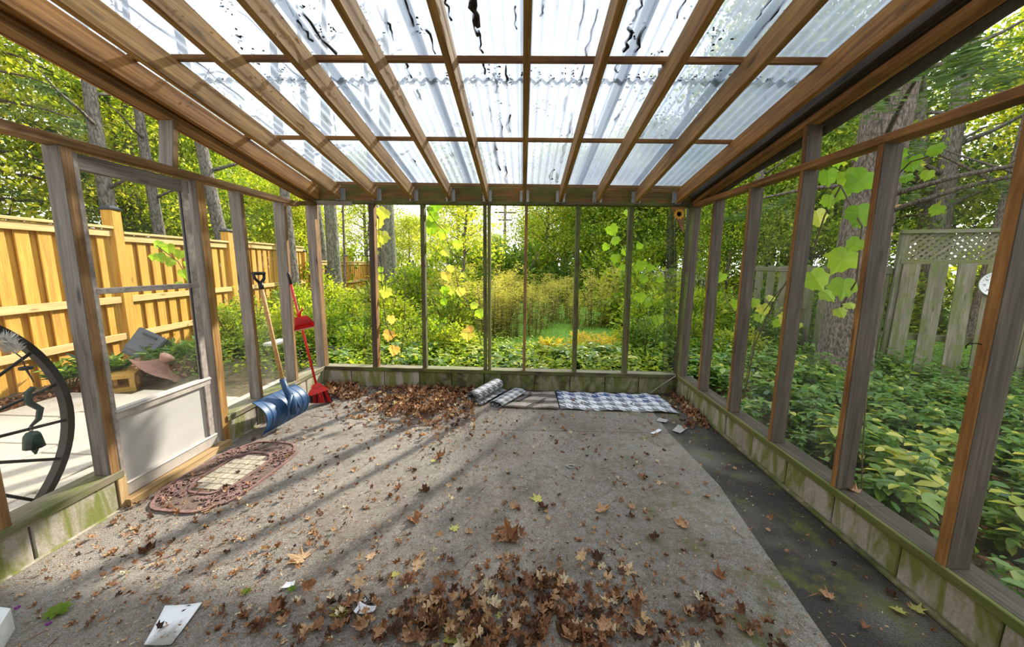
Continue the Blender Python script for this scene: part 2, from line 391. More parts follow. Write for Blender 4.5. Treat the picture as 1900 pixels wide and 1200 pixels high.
def grid_mesh(name, fn, nu, nv, mat, uv=None, thick=0.):
    vs = [fn(i/nu, j/nv) for j in range(nv+1) for i in range(nu+1)]
    fs = [(j*(nu+1)+i, j*(nu+1)+i+1, (j+1)*(nu+1)+i+1, (j+1)*(nu+1)+i) for j in range(nv) for i in range(nu)]
    me = bpy.data.meshes.new(name); me.from_pydata([tuple(v) for v in vs], [], fs); me.materials.append(mat); smooth(me)
    if uv:
        l = me.uv_layers.new(name='UVMap'); g = [uv((k % (nu+1))/nu, (k//(nu+1))/nv) for k in range(len(vs))]
        for lp in me.loops: l.data[lp.index].uv = g[lp.vertex_index]
    if thick:
        bm = bmesh.new(); bm.from_mesh(me); bmesh.ops.solidify(bm, geom=bm.faces[:], thickness=thick); bm.to_mesh(me); bm.free()
    return me

ORD = 'nearest,second nearest,third nearest,fourth nearest,fifth nearest,sixth nearest,seventh nearest,eighth nearest,ninth nearest,tenth nearest,eleventh nearest,twelfth nearest'.split(',')
AREAS = [(-9e9, 'beyond the left edge of the view'), (0, 'in the bay left of the door'), (213, 'seen through the door'), (421, 'in the bay just right of the door'), (486, 'between the two farthest left studs'), (551, 'in the last left bay'),
         (605, 'in the first back bay from the left'), (697, 'in the second back bay'), (788, 'in the third back bay'), (904, 'in the narrow fourth back bay'), (972, 'in the fifth back bay'), (1066, 'in the sixth back bay'), (1160, 'in the last back bay'),
         (1262, 'in the first right bay'), (1322, 'in the second right bay'), (1385, 'in the third right bay'), (1470, 'in the fourth right bay'), (1600, 'in the fifth right bay'), (1800, 'beyond the nearest right stud')]
PENDING = {}
def px_of(p): v = Vector(p)-CAM; return 950+FPX*v.dot(CR)/max(.3, v.dot(CF))
def later(o, noun, p):                     # label by bay and by distance, once all are placed
    a = [t for x_, t in AREAS if px_of((p[0], p[1], CH)) >= x_][-1]; PENDING.setdefault((noun, a), []).append((math.hypot(p[0], p[1]), o)); return o
def shared(o, noun, p, near=None):         # many alike: one label and one group per bay
    a = [t for x_, t in AREAS if px_of((p[0], p[1], CH)) >= x_][-1]; d = '' if near is None else ('near ' if math.hypot(p[0], p[1]) < near else 'far ')
    return tag(o, d+noun+' '+a, group=d+noun+' '+a)
def settle_labels():
    for (noun, a), l in PENDING.items():
        l.sort(key=lambda t: t[0])
        for i, (_, o) in enumerate(l): tag(o, (ORD[min(i, 11)]+' ' if len(l) > 1 else '')+noun+' '+a, group=o.get('group'))
# leaf clouds -------------------------------------------------------------
T_DIA = (np.array([(0, 0, 0), (.45, .27, .07), (1, 0, 0), (.45, -.27, .07)]), [(0, 1, 2), (0, 2, 3)])
T_OVAL = (np.array([(0, 0, 0), (.28, .24, .05), (.68, .2, .03), (1, 0, -.12), (.68, -.2, .03), (.28, -.24, .05), (.45, 0, -.03)]),
          [(0, 6, 1), (1, 6, 2), (2, 6, 3), (3, 6, 4), (4, 6, 5), (5, 6, 0)])
T_NEED = (np.array([(0, 0, 0), (.5, .07, 0), (1, 0, -.05), (.5, -.07, 0)]), [(0, 1, 2), (0, 2, 3)])
def norm(a): return a/np.maximum(np.linalg.norm(a, axis=1, keepdims=True), 1e-9)
def leaf_mesh(name, pos, adir, ndir, size, tint, mat, tpl=T_OVAL):
    T, Fc = tpl; N = len(pos); k = len(T)
    a = norm(adir); n = norm(ndir - a*(ndir*a).sum(1, keepdims=True)); b = np.cross(n, a)
    V = pos[:, None, :]+size[:, None, None]*(T[None, :, 0:1]*a[:, None, :]+T[None, :, 1:2]*b[:, None, :]+T[None, :, 2:3]*n[:, None, :])
    Fa = np.array(Fc)[None]+(np.arange(N)*k)[:, None, None]; F_ = Fa.reshape(-1, 3)
    me = bpy.data.meshes.new(name); me.vertices.add(N*k); me.vertices.foreach_set('co', V.reshape(-1).astype(np.float32))
    nf = len(F_); me.loops.add(nf*3); me.loops.foreach_set('vertex_index', F_.reshape(-1).astype(np.int32))
    me.polygons.add(nf); me.polygons.foreach_set('loop_start', (np.arange(nf)*3).astype(np.int32))
    try: me.polygons.foreach_set('loop_total', np.full(nf, 3, np.int32))
    except Exception: pass
    at = me.attributes.new('tint', 'FLOAT', 'FACE'); at.data.foreach_set('value', np.repeat(np.clip(tint, 0, 1), len(Fc)).astype(np.float32))
    me.update(calc_edges=True); me.materials.append(mat); return me
def rdir(N, up=0.): v = rng.normal(size=(N, 3)); v[:, 2] += up; return norm(v)

# ================================================================== STRUCTURE
SZ, SB = .242, .198                          # top and underside of the sill boards
# floor: charcoal carpet over the slab
bm = bmesh.new(); prism_bm(bm, [(XL-.02, -.7), (XR+.02, -.7), (XR+.02, D+.02), (XL-.02, D+.02)], .1, -.1)
floor = tag(put('floor', from_bm('floor', bm, M_CARPD)), kind='structure')
E0 = floor_at(1225, 785); E1 = floor_at(1330, 900); E2 = floor_at(1540, 1200)
def carpet_mesh(outline, z, th):
    bm = bmesh.new(); prism_bm(bm, outline, th, z); return from_bm('carpet', bm, M_CARP)
out = [(XL+.012, -.6), (1.1, -.6), (E2.x, E2.y), (E1.x+.01, E1.y), (E0.x, 3.22), (.3, 3.20), (-.5, 3.17), (-1.3, 3.30), (XL+.012, 3.4)]
tag(put('carpet', carpet_mesh(out, 0, .008)), 'large worn grey outdoor carpet covering most of the floor', 'carpet')
tag(put('carpet', carpet_mesh([(XL+.012, 3.41), (-1.3, 3.31), (-.5, 3.18), (.3, 3.21), (E0.x, 3.23), (E0.x+.02, 3.72), (.7, 3.70), (-.6, 3.9), (-.9, D-.02), (XL+.012, D-.02)], 0, .006)),
    'narrow grey carpet strip between the large carpet and the back wall', 'carpet')

# --- block walls (pieces: blocks)
def block(parent, p0, p1, thick_dir, mat):
    """block from p0 to p1 (inner face line on the floor), 0.19 m high, built outward"""
    p0, p1 = Vector(p0), Vector(p1); g = .004
    d = (p1-p0).normalized(); a, b = p0+d*g, p1-d*g; o = Vector(thick_dir)*.075
    mid = Vector((0, 0, SB/2)); jit = Vector(thick_dir)*random.uniform(-.003, .004)
    return board('concrete_block', a+mid+o+jit, b+mid+o+jit, .15, SB-.002, mat, parent, bev=.005)
def wall_core(name, p0, p1, nrm):
    p0, p1 = Vector(p0), Vector(p1); o = Vector(nrm)*.085
    w_ = board(name, p0+o+Vector((0, 0, SB/2-.004)), p1+o+Vector((0, 0, SB/2-.004)), .115, SB-.012, M_BLOCKD)
    return tag(w_, kind='structure')
def child(o, parent):                       # keep world placement while parenting to a mesh root
    m = o.matrix_basis.copy(); o.parent = parent; o.matrix_local = parent.matrix_basis.inverted()@m; return o
wall_left = root('wall_left', kind='structure')
wall_right = root('wall_right', kind='structure')
wall_back = root('wall_back', kind='structure')
y = 1.57-.39*6
while y < D-.05:
    y1 = min(y+.39, D)
    if not (y > 1.95 and y1 < 2.80):
        a, b = y, y1
        if a < 1.975 < b: b = 1.975
        if a < 2.74 < b: a = 2.78
        block(wall_left, (XL, a, 0), (XL, b, 0), (-1, 0, 0), M_BLOCK)
    y += .39
y = 1.27-.39*5
while y < D-.02:
    block(wall_right, (XR, y, 0), (XR, min(y+.39, D), 0), (1, 0, 0), M_BLOCK); y += .39
x = XL-.12
jx = [XL-.15, XL+.38, -1.98+.42*0+.42, -1.20, -.80, -.47, -.40+.14, .24-.13, .50, .90, 1.30, 1.62, XR+.15]
jx = [XL-.15] + [on(px, 700, 1, D).x for px in (652, 713, 778, 838, 898, 930, 992, 1058, 1123, 1186)] + [XR+.15]
for a, b in zip(jx, jx[1:]):
    block(wall_back, (a, D, 0), (b, D, 0), (0, 1, 0), M_BLOCKD if random.random() < .8 and a > -1.3 else M_BLOCK)
# mortar footing strips along the base of the right and left walls
board('mortar_strip', (XR-.012, -.65, .014), (XR-.012, D, .014), .03, .028, M_BLOCKD, wall_right, bev=.008)
board('mortar_strip', (XL+.006, 2.8, .008), (XL+.006, D, .008), .02, .016, M_BLOCK, wall_left, bev=.006)
board('mortar_strip', (XL+.006, -.65, .008), (XL+.006, 1.97, .008), .02, .016, M_BLOCK, wall_left, bev=.006)

# sills: an inner strip and the weathered plank behind it
for par, X, s, segs in ((wall_left, XL, -1, ((-.65, 2.0), (2.79, D))), (wall_right, XR, 1, ((-.65, 1.9), (1.905, D)))):
    for a, b in segs:
        board('sill_strip', (X-s*.004, a, (SZ+SB)/2), (X-s*.004, b, (SZ+SB)/2), .022, SZ-SB, W_MOSSY if s > 0 else W_SILL, par)
        board('sill_plate', (X+s*.082, a, SZ-.024), (X+s*.082, b, SZ-.024), .14, .036, W_GREYD if s > 0 else W_SILL, par, bev=.006)
board('sill_strip', (XL-.02, D-.004, (SZ+SB)/2), (XR+.02, D-.004, (SZ+SB)/2), .022, SZ-SB, W_MOSSB, wall_back)
board('sill_plate', (XL-.1, D+.082, SZ-.024), (XR+.1, D+.082, SZ-.024), .14, .036, W_SILL, wall_back, bev=.006)

# --- studs
def stud_x(par, X, s, bot, top, m_wide, m_nar, z0=SZ-.006, z1=None, w_=.04, dp=.089, name='stud'):
    b = on(*bot, 0, X) if isinstance(bot, tuple) else Vector((X, bot, z0)); t = on(*top, 0, X) if top else Vector((X, b.y, 2.05))
    dy = (t.y-b.y)/max(.2, t.z-b.z); z1_ = z1 or t.z
    p0 = Vector((X+s*(dp/2-.004), b.y+(z0-b.z)*dy, z0)); p1 = Vector((X+s*(dp/2-.004), b.y+(z1_-b.z)*dy, z1_))
    return board(name, p0, p1, w_, dp, m_wide, par, up=(1, 0, 0), mat_z=m_nar)
RL, RR = 2.045, 2.130                        # undersides of the left and right rails
stud_x(wall_left, XL, -1, (8, 977), None, W_GREY, W_STUD, z1=RL, w_=.05)
stud_x(wall_left, XL, -1, (213, 874), (119, 267), W_GREY, W_STUD, z1=RL, w_=.052, dp=.10)
stud_x(wall_left, XL, -1, (421, 812), (369, 328), W_GREY, W_RAFT, z0=0.0, z1=RL+.01, w_=.075, dp=.10)
stud_x(wall_left, XL, -1, (486, 738), (446, 345), W_GREY, W_STUD, z1=RL+.02, w_=.04, dp=.10)
stud_x(wall_left, XL, -1, (551, 703), (527, 363), W_GREY, W_STUD, z1=RL+.05, w_=.045, dp=.11)
R_BACK_HEAD = 2.142
board('corner_post', (XL-.04, D+.045, SZ-.01), (XL-.05, D+.035, 2.16), .10, .10, W_STUD, wall_left, up=(0, 1, 0), mat_z=W_GREY)
board('corner_post', (XR+.05, D+.045, SZ-.01), (XR+.035, D+.035, 2.16), .11, .11, W_GREYD, wall_right, up=(0, 1, 0), mat_z=W_GREYD)
board('corner_board', (XR+.0, D-.012, SZ-.01), (XR-.006, D-.015, 2.16), .04, .03, W_MOSSB, wall_right, up=(0, 1, 0))
for bot, top, w_ in (((1296, 722), (1326, 367), .038), ((1350, 765), (1393, 347), .038), ((1428, 817), (1489, 316), .04), ((1547, 896), (1636, 270), .04), ((1746, 1041), (1891, 337), .05)):
    st = stud_x(wall_right, XR, 1, bot, top, W_GREYD, W_RED, z1=RR, w_=w_, dp=.10)
stud_x(wall_right, XR, 1, .55, None, W_GREYD, W_RED, z1=RR)
stud_x(wall_left, XL, -1, .30, None, W_GREY, W_STUD, z1=RL)
# rails
def zl(y): return 2.161+.146*(4.27-y)         # underside of the sloping left plate
def zr(y): return 2.178+.155*(4.238-y)        # and of the right one
board('rail', (XL-.036, -.65, RL+.024), (XL-.036, 4.0, RL+.024), .09, .048, W_STUD, wall_left)
board('rail', (XL-.036, 3.98, RL+.03), (XL-.036, D+.02, RL+.085), .09, .044, W_STUD, wall_left)
board('rail', (XR+.036, -.65, RR+.02), (XR+.036, D+.02, RR+.02), .09, .044, W_RED, wall_right)
# short studs above the rails
stud_x(wall_left, XL, -1, (325, 300), (325, 233), W_GREY, W_STUD, z0=RL+.045, z1=zl(2.5)+.0, w_=.045, dp=.10)
stud_x(wall_right, XR, 1, (1490, 305), (1496, 230), W_GREYD, W_RED, z0=RR+.04, z1=zr(2.63), w_=.04, dp=.10)
# sloping plates
for par, X, s, zf, m in ((wall_left, XL, -1, zl, W_ORNG), (wall_right, XR, 1, zr, W_MOSSB)):
    y0, y1 = -.65, D+.05
    board('top_plate', (X+s*.035, y0, zf(y0)+.012), (X+s*.035, y1, zf(y1)+.012), .09, .038, W_STUD if s < 0 else W_RED, par)
    board('top_plate', (X+s*.055, y0, zf(y0)+.05), (X+s*.055, y1, zf(y1)+.05), .075, .036, W_ORNG if s < 0 else W_GREYD, par)

    board('fascia', (X+s*.105, y0, zf(y0)+.115), (X+s*.105, y1, zf(y1)+.115), .02, .235, W_ORNG if s < 0 else W_GREYD, par)
    board('blocking', (X+s*.02, y0, zf(y0)+.085), (X+s*.02, y1, zf(y1)+.085), .03, .05, W_ORNG if s < 0 else W_GREYD, par)

# back wall studs
for bx, tx, ww, m in ((697, 688, .062, W_RED), (788, 783, .045, W_MOSSB), (900, 899, .035, W_MOSSB), (908, 907, .035, W_MOSSY), (972, 977, .032, W_STUD), (1066, 1074, .045, W_MOSSB), (1160, 1173, .05, W_MOSSB)):
    b, t = on(bx, 688, 1, D), on(tx, 381, 1, D)
    board('stud', (b.x, D+.04, SZ-.005), (t.x, D+.04, R_BACK_HEAD), ww, .09, m, wall_back, up=(0, 1, 0), mat_z=m if m is not W_RED else W_GREYD)
# header beam (ledger) with joist hangers
board('header', (XL-.06, D+.03, 2.243), (XR+.09, D+.055, 2.262), .045, .185, W_LEDG, wall_back)
board('header_plate', (XL-.06, D+.03, 2.142), (XR+.09, D+.03, 2.158), .11, .03, W_MOSSB, wall_back)
board('header_patch', on(590, 377, 1, D)+Vector((0, -.03, 0)), on(656, 378, 1, D)+Vector((0, -.03, 0)), .012, .045, W_GREY, wall_back)
board('post_patch', on(586, 382, 1, D)+Vector((0, -.02, 0)), on(587, 407, 1, D)+Vector((0, -.02, 0)), .045, .012, W_GREY, wall_left, up=(0, 1, 0))

# wall behind the camera: the house
hw = tag(board('wall_rear', (XL-.6, -.72, 1.6), (XR+.6, -.72, 1.6), .1, 3.6, M_SIDING, bev=0), kind='structure')

# --- roof
ceiling = root('ceiling', kind='structure')
RS = .165
def rb(y): return 2.174+RS*(4.219-y)          # underside of the rafters
RH = .142
RX = [-2.318, -2.056, -1.647, -1.235, -.825, -.417, -.006, .391, .791, 1.213, 1.632+.02, ]
for i, x in enumerate(RX):
    y0, y1 = -.65, D+.002
    m = W_ORNG if i in (0, 10) else W_RAFT
    if i == 6: m = W_RAFT
    board('rafter', (x, y0, rb(y0)+RH/2), (x, y1, rb(y1)+RH/2), .038, RH, m, ceiling)
board('rafter', (XR-.02, -.65, rb(-.65)+RH/2+.03), (XR-.02, D, rb(D)+RH/2+.03), .038, RH-.04, W_GREYD, ceiling)
# joist hangers at the header
for x in RX[1:]:
    bm = bmesh.new()
    for s in (-1, 1):
        bmesh.ops.create_cube(bm, size=1, matrix=Matrix.Translation((x+s*.022, D-.03, rb(D)+.06))@Matrix.Diagonal((.002, .06, .13, 1)))
        bmesh.ops.create_cube(bm, size=1, matrix=Matrix.Translation((x+s*.034, D+.003, rb(D)+.062))@Matrix.Diagonal((.026, .003, .135, 1)))
        for k in range(5): bmesh.ops.create_cube(bm, size=1, matrix=Matrix.Translation((x+s*(.047+.003*(k % 2)), D+.002, rb(D)+.015+k*.026))@Matrix.Diagonal((.008, .003, .012, 1)))
    bmesh.ops.create_cube(bm, size=1, matrix=Matrix.Translation((x, D-.03, rb(D)-.002))@Matrix.Diagonal((.044, .06, .002, 1)))
    put('joist_hanger', from_bm('joist_hanger', bm, M_STEEL), ceiling)
# purlins on the rafters
def on_roof(px, py, dz):
    d = CF+CR*((px-950)/FPX)+CU*((600-py)/FPX); t = (2.174+dz+RS*4.219-CAM.z)/(d.z+RS*d.y); return CAM+d*t
for py in (114, 262, 346):
    yy = on_roof(973, py, RH).y; tz = 4.0
    xs = (-2.33, XR+.0) if py != 346 else (XL, XR)
    board('purlin', (xs[0], yy, rb(yy)+RH+.014), (xs[1], yy+.015, rb(yy+.015)+RH+.014), .040, .03, W_RED if py != 346 else W_STUD, ceiling, up=(0, -RS, 1))
for yy in (1.2, .2): board('purlin', (-2.33, yy, rb(yy)+RH+.014), (XR, yy, rb(yy)+RH+.014), .04, .03, W_RED, ceiling, up=(0, -RS, 1))
# corrugated sheets
PIT, AMP = .0667, .0115
LAPY = on_roof(973, 154, RH+.04).y
def sheet(x0, y0, y1, lift, nw=10):
    seg = 8; n = nw*seg; ny = 6; vs = []
    for j in range(ny+1):
        y = y0+(y1-y0)*j/ny
        for i in range(n+1):
            u = i/seg*PIT; vs.append((x0+u, y, rb(y)+RH+.040+lift+AMP*math.cos(2*PI*i/seg)))
    fs = [(j*(n+1)+i, j*(n+1)+i+1, (j+1)*(n+1)+i+1, (j+1)*(n+1)+i) for j in range(ny) for i in range(n)]
    me = bpy.data.meshes.new('roof_sheet'); me.from_pydata(vs, [], fs); me.materials.append(M_SHEET); smooth(me)
    put('roof_sheet', me, ceiling)
for k in range(8):
    x0 = XL-.08+k*PIT*9
    nw = min(10, int((XR+.10-x0)/PIT))
    if nw < 2: continue
    sheet(x0, LAPY-.03, D+.16, .000+.004*(k % 2), nw); sheet(x0, -.7, LAPY+.02, .011+.004*(k % 2), nw)

# --- door in the left wall (old storm door)
door = root('door_1', kind='structure')
DY0, DY1, DX = 2.02, 2.70, XL-.03
def dbar(name, y0, z0, y1, z1, w_, dp, m): return board(name, (DX, y0, z0), (DX, y1, z1), w_, dp, m, door, up=(1, 0, 0))
dbar('door_stile', DY0, .10, DY0, 2.03, .028, .035, M_WEATHERPAINT)
dbar('door_stile', DY1-.035, .10, DY1-.035, 2.03, .05, .035, M_WEATHERPAINT)
board('door_rail', (DX, DY0, 1.985), (DX, DY1, 1.985), .035, .085, W_GREY, door)
board('door_rail', (DX, DY0, 1.295), (DX, DY1, 1.295), .038, .032, M_WEATHERPAINT, door)
board('door_rail', (DX, DY0, .57), (DX, DY1, .57), .040, .058, M_ALU, door)
board('door_rail', (DX+.008, DY0, .585), (DX+.008, DY1, .585), .040, .012, M_ALU, door)
board('door_rail', (DX, DY0, .10), (DX, DY1, .10), .045, .085, M_ALU, door)
board('door_rail', (DX+.006, DY0, .135), (DX+.006, DY1, .135), .045, .010, M_ALU, door)
board('kick_panel', (DX-.004, DY0, .34), (DX-.004, DY1-.05, .34), .008, .42, M_DOORP, door, bev=0)
for z0, z1 in ((.60, 1.28), (1.31, 1.945)):
    board('glass_pane', (DX-.004, DY0+.01, (z0+z1)/2), (DX-.004, DY1-.055, (z0+z1)/2), .004, z1-z0, M_GLASS, door, bev=0)
board('pane_gasket', (DX+.001, DY1-.064, .60), (DX+.001, DY1-.064, 1.94), .006, .012, M_BLACK, door, up=(1, 0, 0), bev=0)
tag(board('trim_1', (XL+.005, 1.985, .028), (XL+.005, 2.78, .028), .07, .05, W_THRES), kind='structure')
tag(board('trim_2', (XL-.01, 1.985, 0), (XL-.01, 1.985, SZ-.04), .05, .04, W_THRES, up=(1, 0, 0)), kind='structure')

# plastic film stapled outside the bays
def film(par, X, s, y0, y1, z0, z1, m=M_FILM):
    me = grid_mesh('film', lambda u, v: (X+s*(.1+.006*math.sin(u*9+v*4)+.004*math.sin(v*13)), y0+(y1-y0)*u, z0+((z1(y0+(y1-y0)*u) if callable(z1) else z1)-z0)*v), 14, 14, m)
    return put('plastic_film', me, par)
film(wall_left, XL, -1, 1.2, 2.5, RL+.05, zl); film(wall_left, XL, -1, 2.54, 4.25, RL+.05, zl)
film(wall_left, XL, -1, 1.0, 1.95, SZ, RL); film(wall_left, XL, -1, 2.8, 3.2, SZ, RL)
film(wall_left, XL, -1, 3.24, 3.75, SZ, RL)
film(wall_right, XR, 1, .6, 2.62, RR+.04, zr); film(wall_right, XR, 1, 2.66, 4.25, RR+.04, zr)
for a, b in ((1.0, 1.5), (1.55, 2.1), (2.14, 2.7), (2.74, 3.3)): film(wall_right, XR, 1, a, b, SZ, RR)
# ================================================================== GROUNDS
GZ = -.07
def ground_rects(name, rects, z, mat, amp=.0, step=.5):
    bm = bmesh.new()
    for x0, x1, y0, y1 in rects:
        nx, ny = max(1, int((x1-x0)/step)), max(1, int((y1-y0)/step))
        g = [[bm.verts.new((x0+(x1-x0)*i/nx, y0+(y1-y0)*j/ny, z+(amp*(random.random()-.5) if 0 < i < nx and 0 < j < ny else 0))) for i in range(nx+1)] for j in range(ny+1)]
        for j in range(ny):
            for i in range(nx): bm.faces.new((g[j][i], g[j][i+1], g[j+1][i+1], g[j+1][i]))
    return from_bm(name, bm, mat, True)
WX0, WX1, WY1 = XL-.15, XR+.15, D+.15
tag(put('ground', ground_rects('ground', [(-14, WX0, -4, WY1), (WX1, 14, -4, WY1), (-14, 14, WY1, 26)], GZ, M_GROUND, .05)), kind='structure')
tag(put('ground', ground_rects('ground', [(-70, -14, -20, 80), (14, 70, -20, 80), (-14, 14, 26, 80)], GZ-.01, M_GROUND, .1, 4)), kind='structure')
tag(put('lawn', ground_rects('lawn', [(-.5, 5.5, 6.7, 25), (5.6, 20, 6.0, 25)], GZ+.05, M_LAWN, .03)), kind='structure')
# patio of stone slabs
patio = root('patio', kind='structure')
xs = [-5.05, -4.35, -3.72, -3.12, XL-.16]; ys = [-.4, .25, .88, 1.42, 1.98, 2.6, 3.25, 3.9, 4.5]
for i in range(4):
    for j in range(8):
        x0, x1, y0, y1 = xs[i], xs[i+1], ys[j]+.13*(i % 2), ys[j+1]+.13*(i % 2)
        if x0 < -4.5 and y0 > 3.4: continue
        if x0 < -3.2 and y1 > 4.4: continue
        g = .006+random.random()*.006
        p = (Vector((x0+g, (y0+y1)/2, GZ+.03)), Vector((x1-g, (y0+y1)/2, GZ+.03)))
        o = board('paving_slab', p[0], p[1], y1-y0-2*g, .05, M_SLAB, patio, bev=.006)
        o.matrix_basis = o.matrix_basis @ Matrix.Rotation(random.uniform(-.006, .006), 4, 'X') @ Matrix.Translation((0, 0, random.uniform(-.003, .003)))

# ================================================================== CEDAR FENCE
def fxl(y): return -5.5-.103*(y-3)
fence = root('wooden_fence', (fxl(5), 5, GZ), label='new golden cedar board fence along the left side of the yard', cat='fence')
PY = [.5, 2.82, 5.17, 7.50, 10.65, 13.9, 17.5, 21]
fd = Vector((-.103, 1, 0)).normalized(); fn = Vector((1, .103, 0)).normalized()
PH = [1.89, 1.89, 1.83, 1.86, 1.48, 1.48, 1.45, 1.42]     # heights of the tops of the panels that start at each post
def FP(y, off, z): p = Vector((fxl(y), y, z)); return p+fn*off
for i, y in enumerate(PY):
    top = [2.1, 2.1, 2.13, 2.03, 1.74, 1.68, 1.62, 1.6][i]
    po = board('fence_post', FP(y, .02, GZ), FP(y, .02, top), .145, .145, W_CEDAR, fence, up=fn, bev=.008)
    bm = bmesh.new()
    bmesh.ops.create_cube(bm, size=1, matrix=Matrix.Diagonal((.175, .175, .022, 1)))
    bmesh.ops.create_cone(bm, segments=4, radius1=.108, radius2=.065, depth=.035, cap_ends=True, matrix=Matrix.Translation((0, 0, .028))@Matrix.Rotation(PI/4, 4, 'Z'))
    cp = put('post_cap', from_bm('post_cap', bm, M_CAP)); cp.parent = po
    cp.matrix_basis = po.matrix_basis.inverted()@fence.matrix_basis.inverted()@Matrix.Translation(FP(y, .02, top+.011))
    if i == len(PY)-1: break
    y0, y1, h = y+.07, PY[i+1]-.07, PH[i]
    board('fence_rail', FP(y0, .035, h), FP(y1, .035, h), .12, .035, W_CEDARL, fence)
    board('fence_rail', FP(y0, .045, h-.075), FP(y1, .045, h-.075), .035, .09, W_CEDARL, fence)
    zs = (.90, .38) if h > 1.6 else (.72, .30)
    for z in zs: board('fence_rail', FP(y0, .055, z), FP(y1, .055, z), .04, .09, W_CEDARL, fence)
    n = int((y1-y0)/.215); st = (y1-y0)/n
    for k in range(n):
        ya = y0+st*(k+.5)
        board('fence_board', FP(ya, .015, GZ+.05), FP(ya, .015, h-.03), .14, .018, W_CEDAR, fence, up=fn)
        yb = y0+st*(k+1)
        if k < n-1: board('fence_board', FP(yb, -.022, GZ+.05), FP(yb, -.022, h-.03), .14, .018, W_CEDAR, fence, up=fn)

# ================================================================== OLD GREY FENCE with lattice (right)
f0, f1 = stand(1668, 5.6), stand(1905, 5.1)
fdir = (f1-f0).normalized(); fnr = Vector((-fdir.y, fdir.x, 0)); FL = (f1-f0).length
of = root('old_wooden_fence', (f0.x, f0.y, GZ), label='weathered grey board fence with a lattice top beside the large spruce trunk', cat='fence')
def OF(t, off, z): p = f0+fdir*t+fnr*off; return Vector((p.x, p.y, z))
board('fence_rail', OF(-.05, -.02, 2.03), OF(FL+.6, -.02, 2.03), .10, .05, W_OLDF, of)
board('fence_rail', OF(-.0, 0, 1.62), OF(FL+.6, 0, 1.62), .06, .07, W_OLDF, of)
board('fence_rail', OF(-.05, .04, .55), OF(FL+.6, .04, .55), .04, .09, W_OLDF, of)
for t in (.02, FL+.15): board('fence_post', OF(t, .03, GZ), OF(t, .03, 2.01), .10, .10, W_OLDF, of, up=fdir)
# lattice strips (two crossing layers)
t = -.30
while t < FL+.6:
    for s, off in ((1, -.012), (-1, .0)):
        a, b = (t, 1.655), (t+.34, 1.995)
        if s < 0: a, b = (t, 1.995), (t+.34, 1.655)
        a, b = list(a), list(b)
        if a[0] < .05: fr = (.05-a[0])/.34; a[1] += (b[1]-a[1])*fr; a[0] = .05
        if b[0]-a[0] > .05: board('lattice_strip', OF(a[0], off, a[1]), OF(b[0], off, b[1]), .035, .01, W_OLDF, of, up=fnr, bev=0)
    t += .085
k = 0; t = .12
while t < FL+.6:
    lean = random.uniform(-.02, .03)
    board('fence_board', OF(t+lean, -.045+random.uniform(-.01, .01), .02), OF(t, -.04, 1.60+random.uniform(-.02, .01)), .185, .02, W_OLDF, of, up=fnr)
    t += .275
# part of the fence that turns away to the left and back
g0, g1 = f0+Vector((-.02, .05, 0)), f0+Vector((-.55, 2.6, 0)); gd = (g1-g0).normalized(); gn = Vector((-gd.y, gd.x, 0))
for k in range(9):
    p = g0+gd*(.12+k*.28)
    board('fence_board', (p.x+random.uniform(-.02, .02), p.y, GZ+.05), (p.x, p.y, 1.55), .18, .02, W_OLDF, of, up=gn)
board('fence_rail', (g0.x, g0.y, 1.48), (g1.x, g1.y, 1.48), .04, .08, W_OLDF, of)
# round dial thermometer fixed on the old fence
tt = min([i*.01 for i in range(250)], key=lambda t_: abs(px_of(OF(t_, -.085, 1.30))-1846))
q_ = OF(tt, -.085, 1.3); tc = Vector((q_.x, q_.y, on(1846, 527, 1, q_.y).z))
Mth = Matrix((fdir, Vector((0, 0, 1)), -fnr)).transposed().to_4x4(); Mth.translation = tc
therm = root('wall_thermometer', label='round white dial thermometer hung on the old grey fence', cat='thermometer'); therm.matrix_world = Mth; therm.matrix_basis = Mth
bm = bmesh.new(); lathe_bm(bm, [(.001, 0), (.15, 0), (.16, .01), (.155, .022), (.148, .016), (.001, .016)], 40); put('dial_case', from_bm('dial_case', bm, M_WHITE), therm)
for k in range(25):
    a = math.radians(230-k*280/24*1.0); bm = bmesh.new(); L = .02 if k % 2 == 0 else .011
    bmesh.ops.create_cube(bm, size=1, matrix=Matrix.Translation((math.cos(a)*.13, math.sin(a)*.13, .0185))@Matrix.Rotation(a, 4, 'Z')@Matrix.Diagonal((L, .003, .001, 1)))
    put('tick', from_bm('tick', bm, M_BLACK), therm)
def text_mesh(s, size, mat, ext=.0008):
    cu = bpy.data.curves.new('txt', 'FONT'); cu.body = s; cu.size = size; cu.align_x = 'CENTER'; cu.align_y = 'CENTER'; cu.extrude = ext
    o = bpy.data.objects.new('txt', cu); COL.objects.link(o); dg = bpy.context.evaluated_depsgraph_get()
    me = bpy.data.meshes.new_from_object(o.evaluated_get(dg)); bpy.data.objects.remove(o); me.materials.clear(); me.materials.append(mat); return me
for k, s in enumerate(('20', '10', '0', '10', '20', '30', '40', '50')):
    a = math.radians(230-k*40); put('numeral', text_mesh(s, .034, M_BLACK), therm, M=Matrix.Translation((math.cos(a)*.102, math.sin(a)*.102, .0185))@Matrix.Rotation(a-PI/2 if k not in (0, 7) else 0, 4, 'Z'))
bm = bmesh.new(); bmesh.ops.create_cube(bm, size=1, matrix=Matrix.Rotation(math.radians(95), 4, 'Z')@Matrix.Translation((.035, 0, .021))@Matrix.Diagonal((.1, .006, .002, 1))); put('pointer', from_bm('pointer', bm, M_REDP), therm)

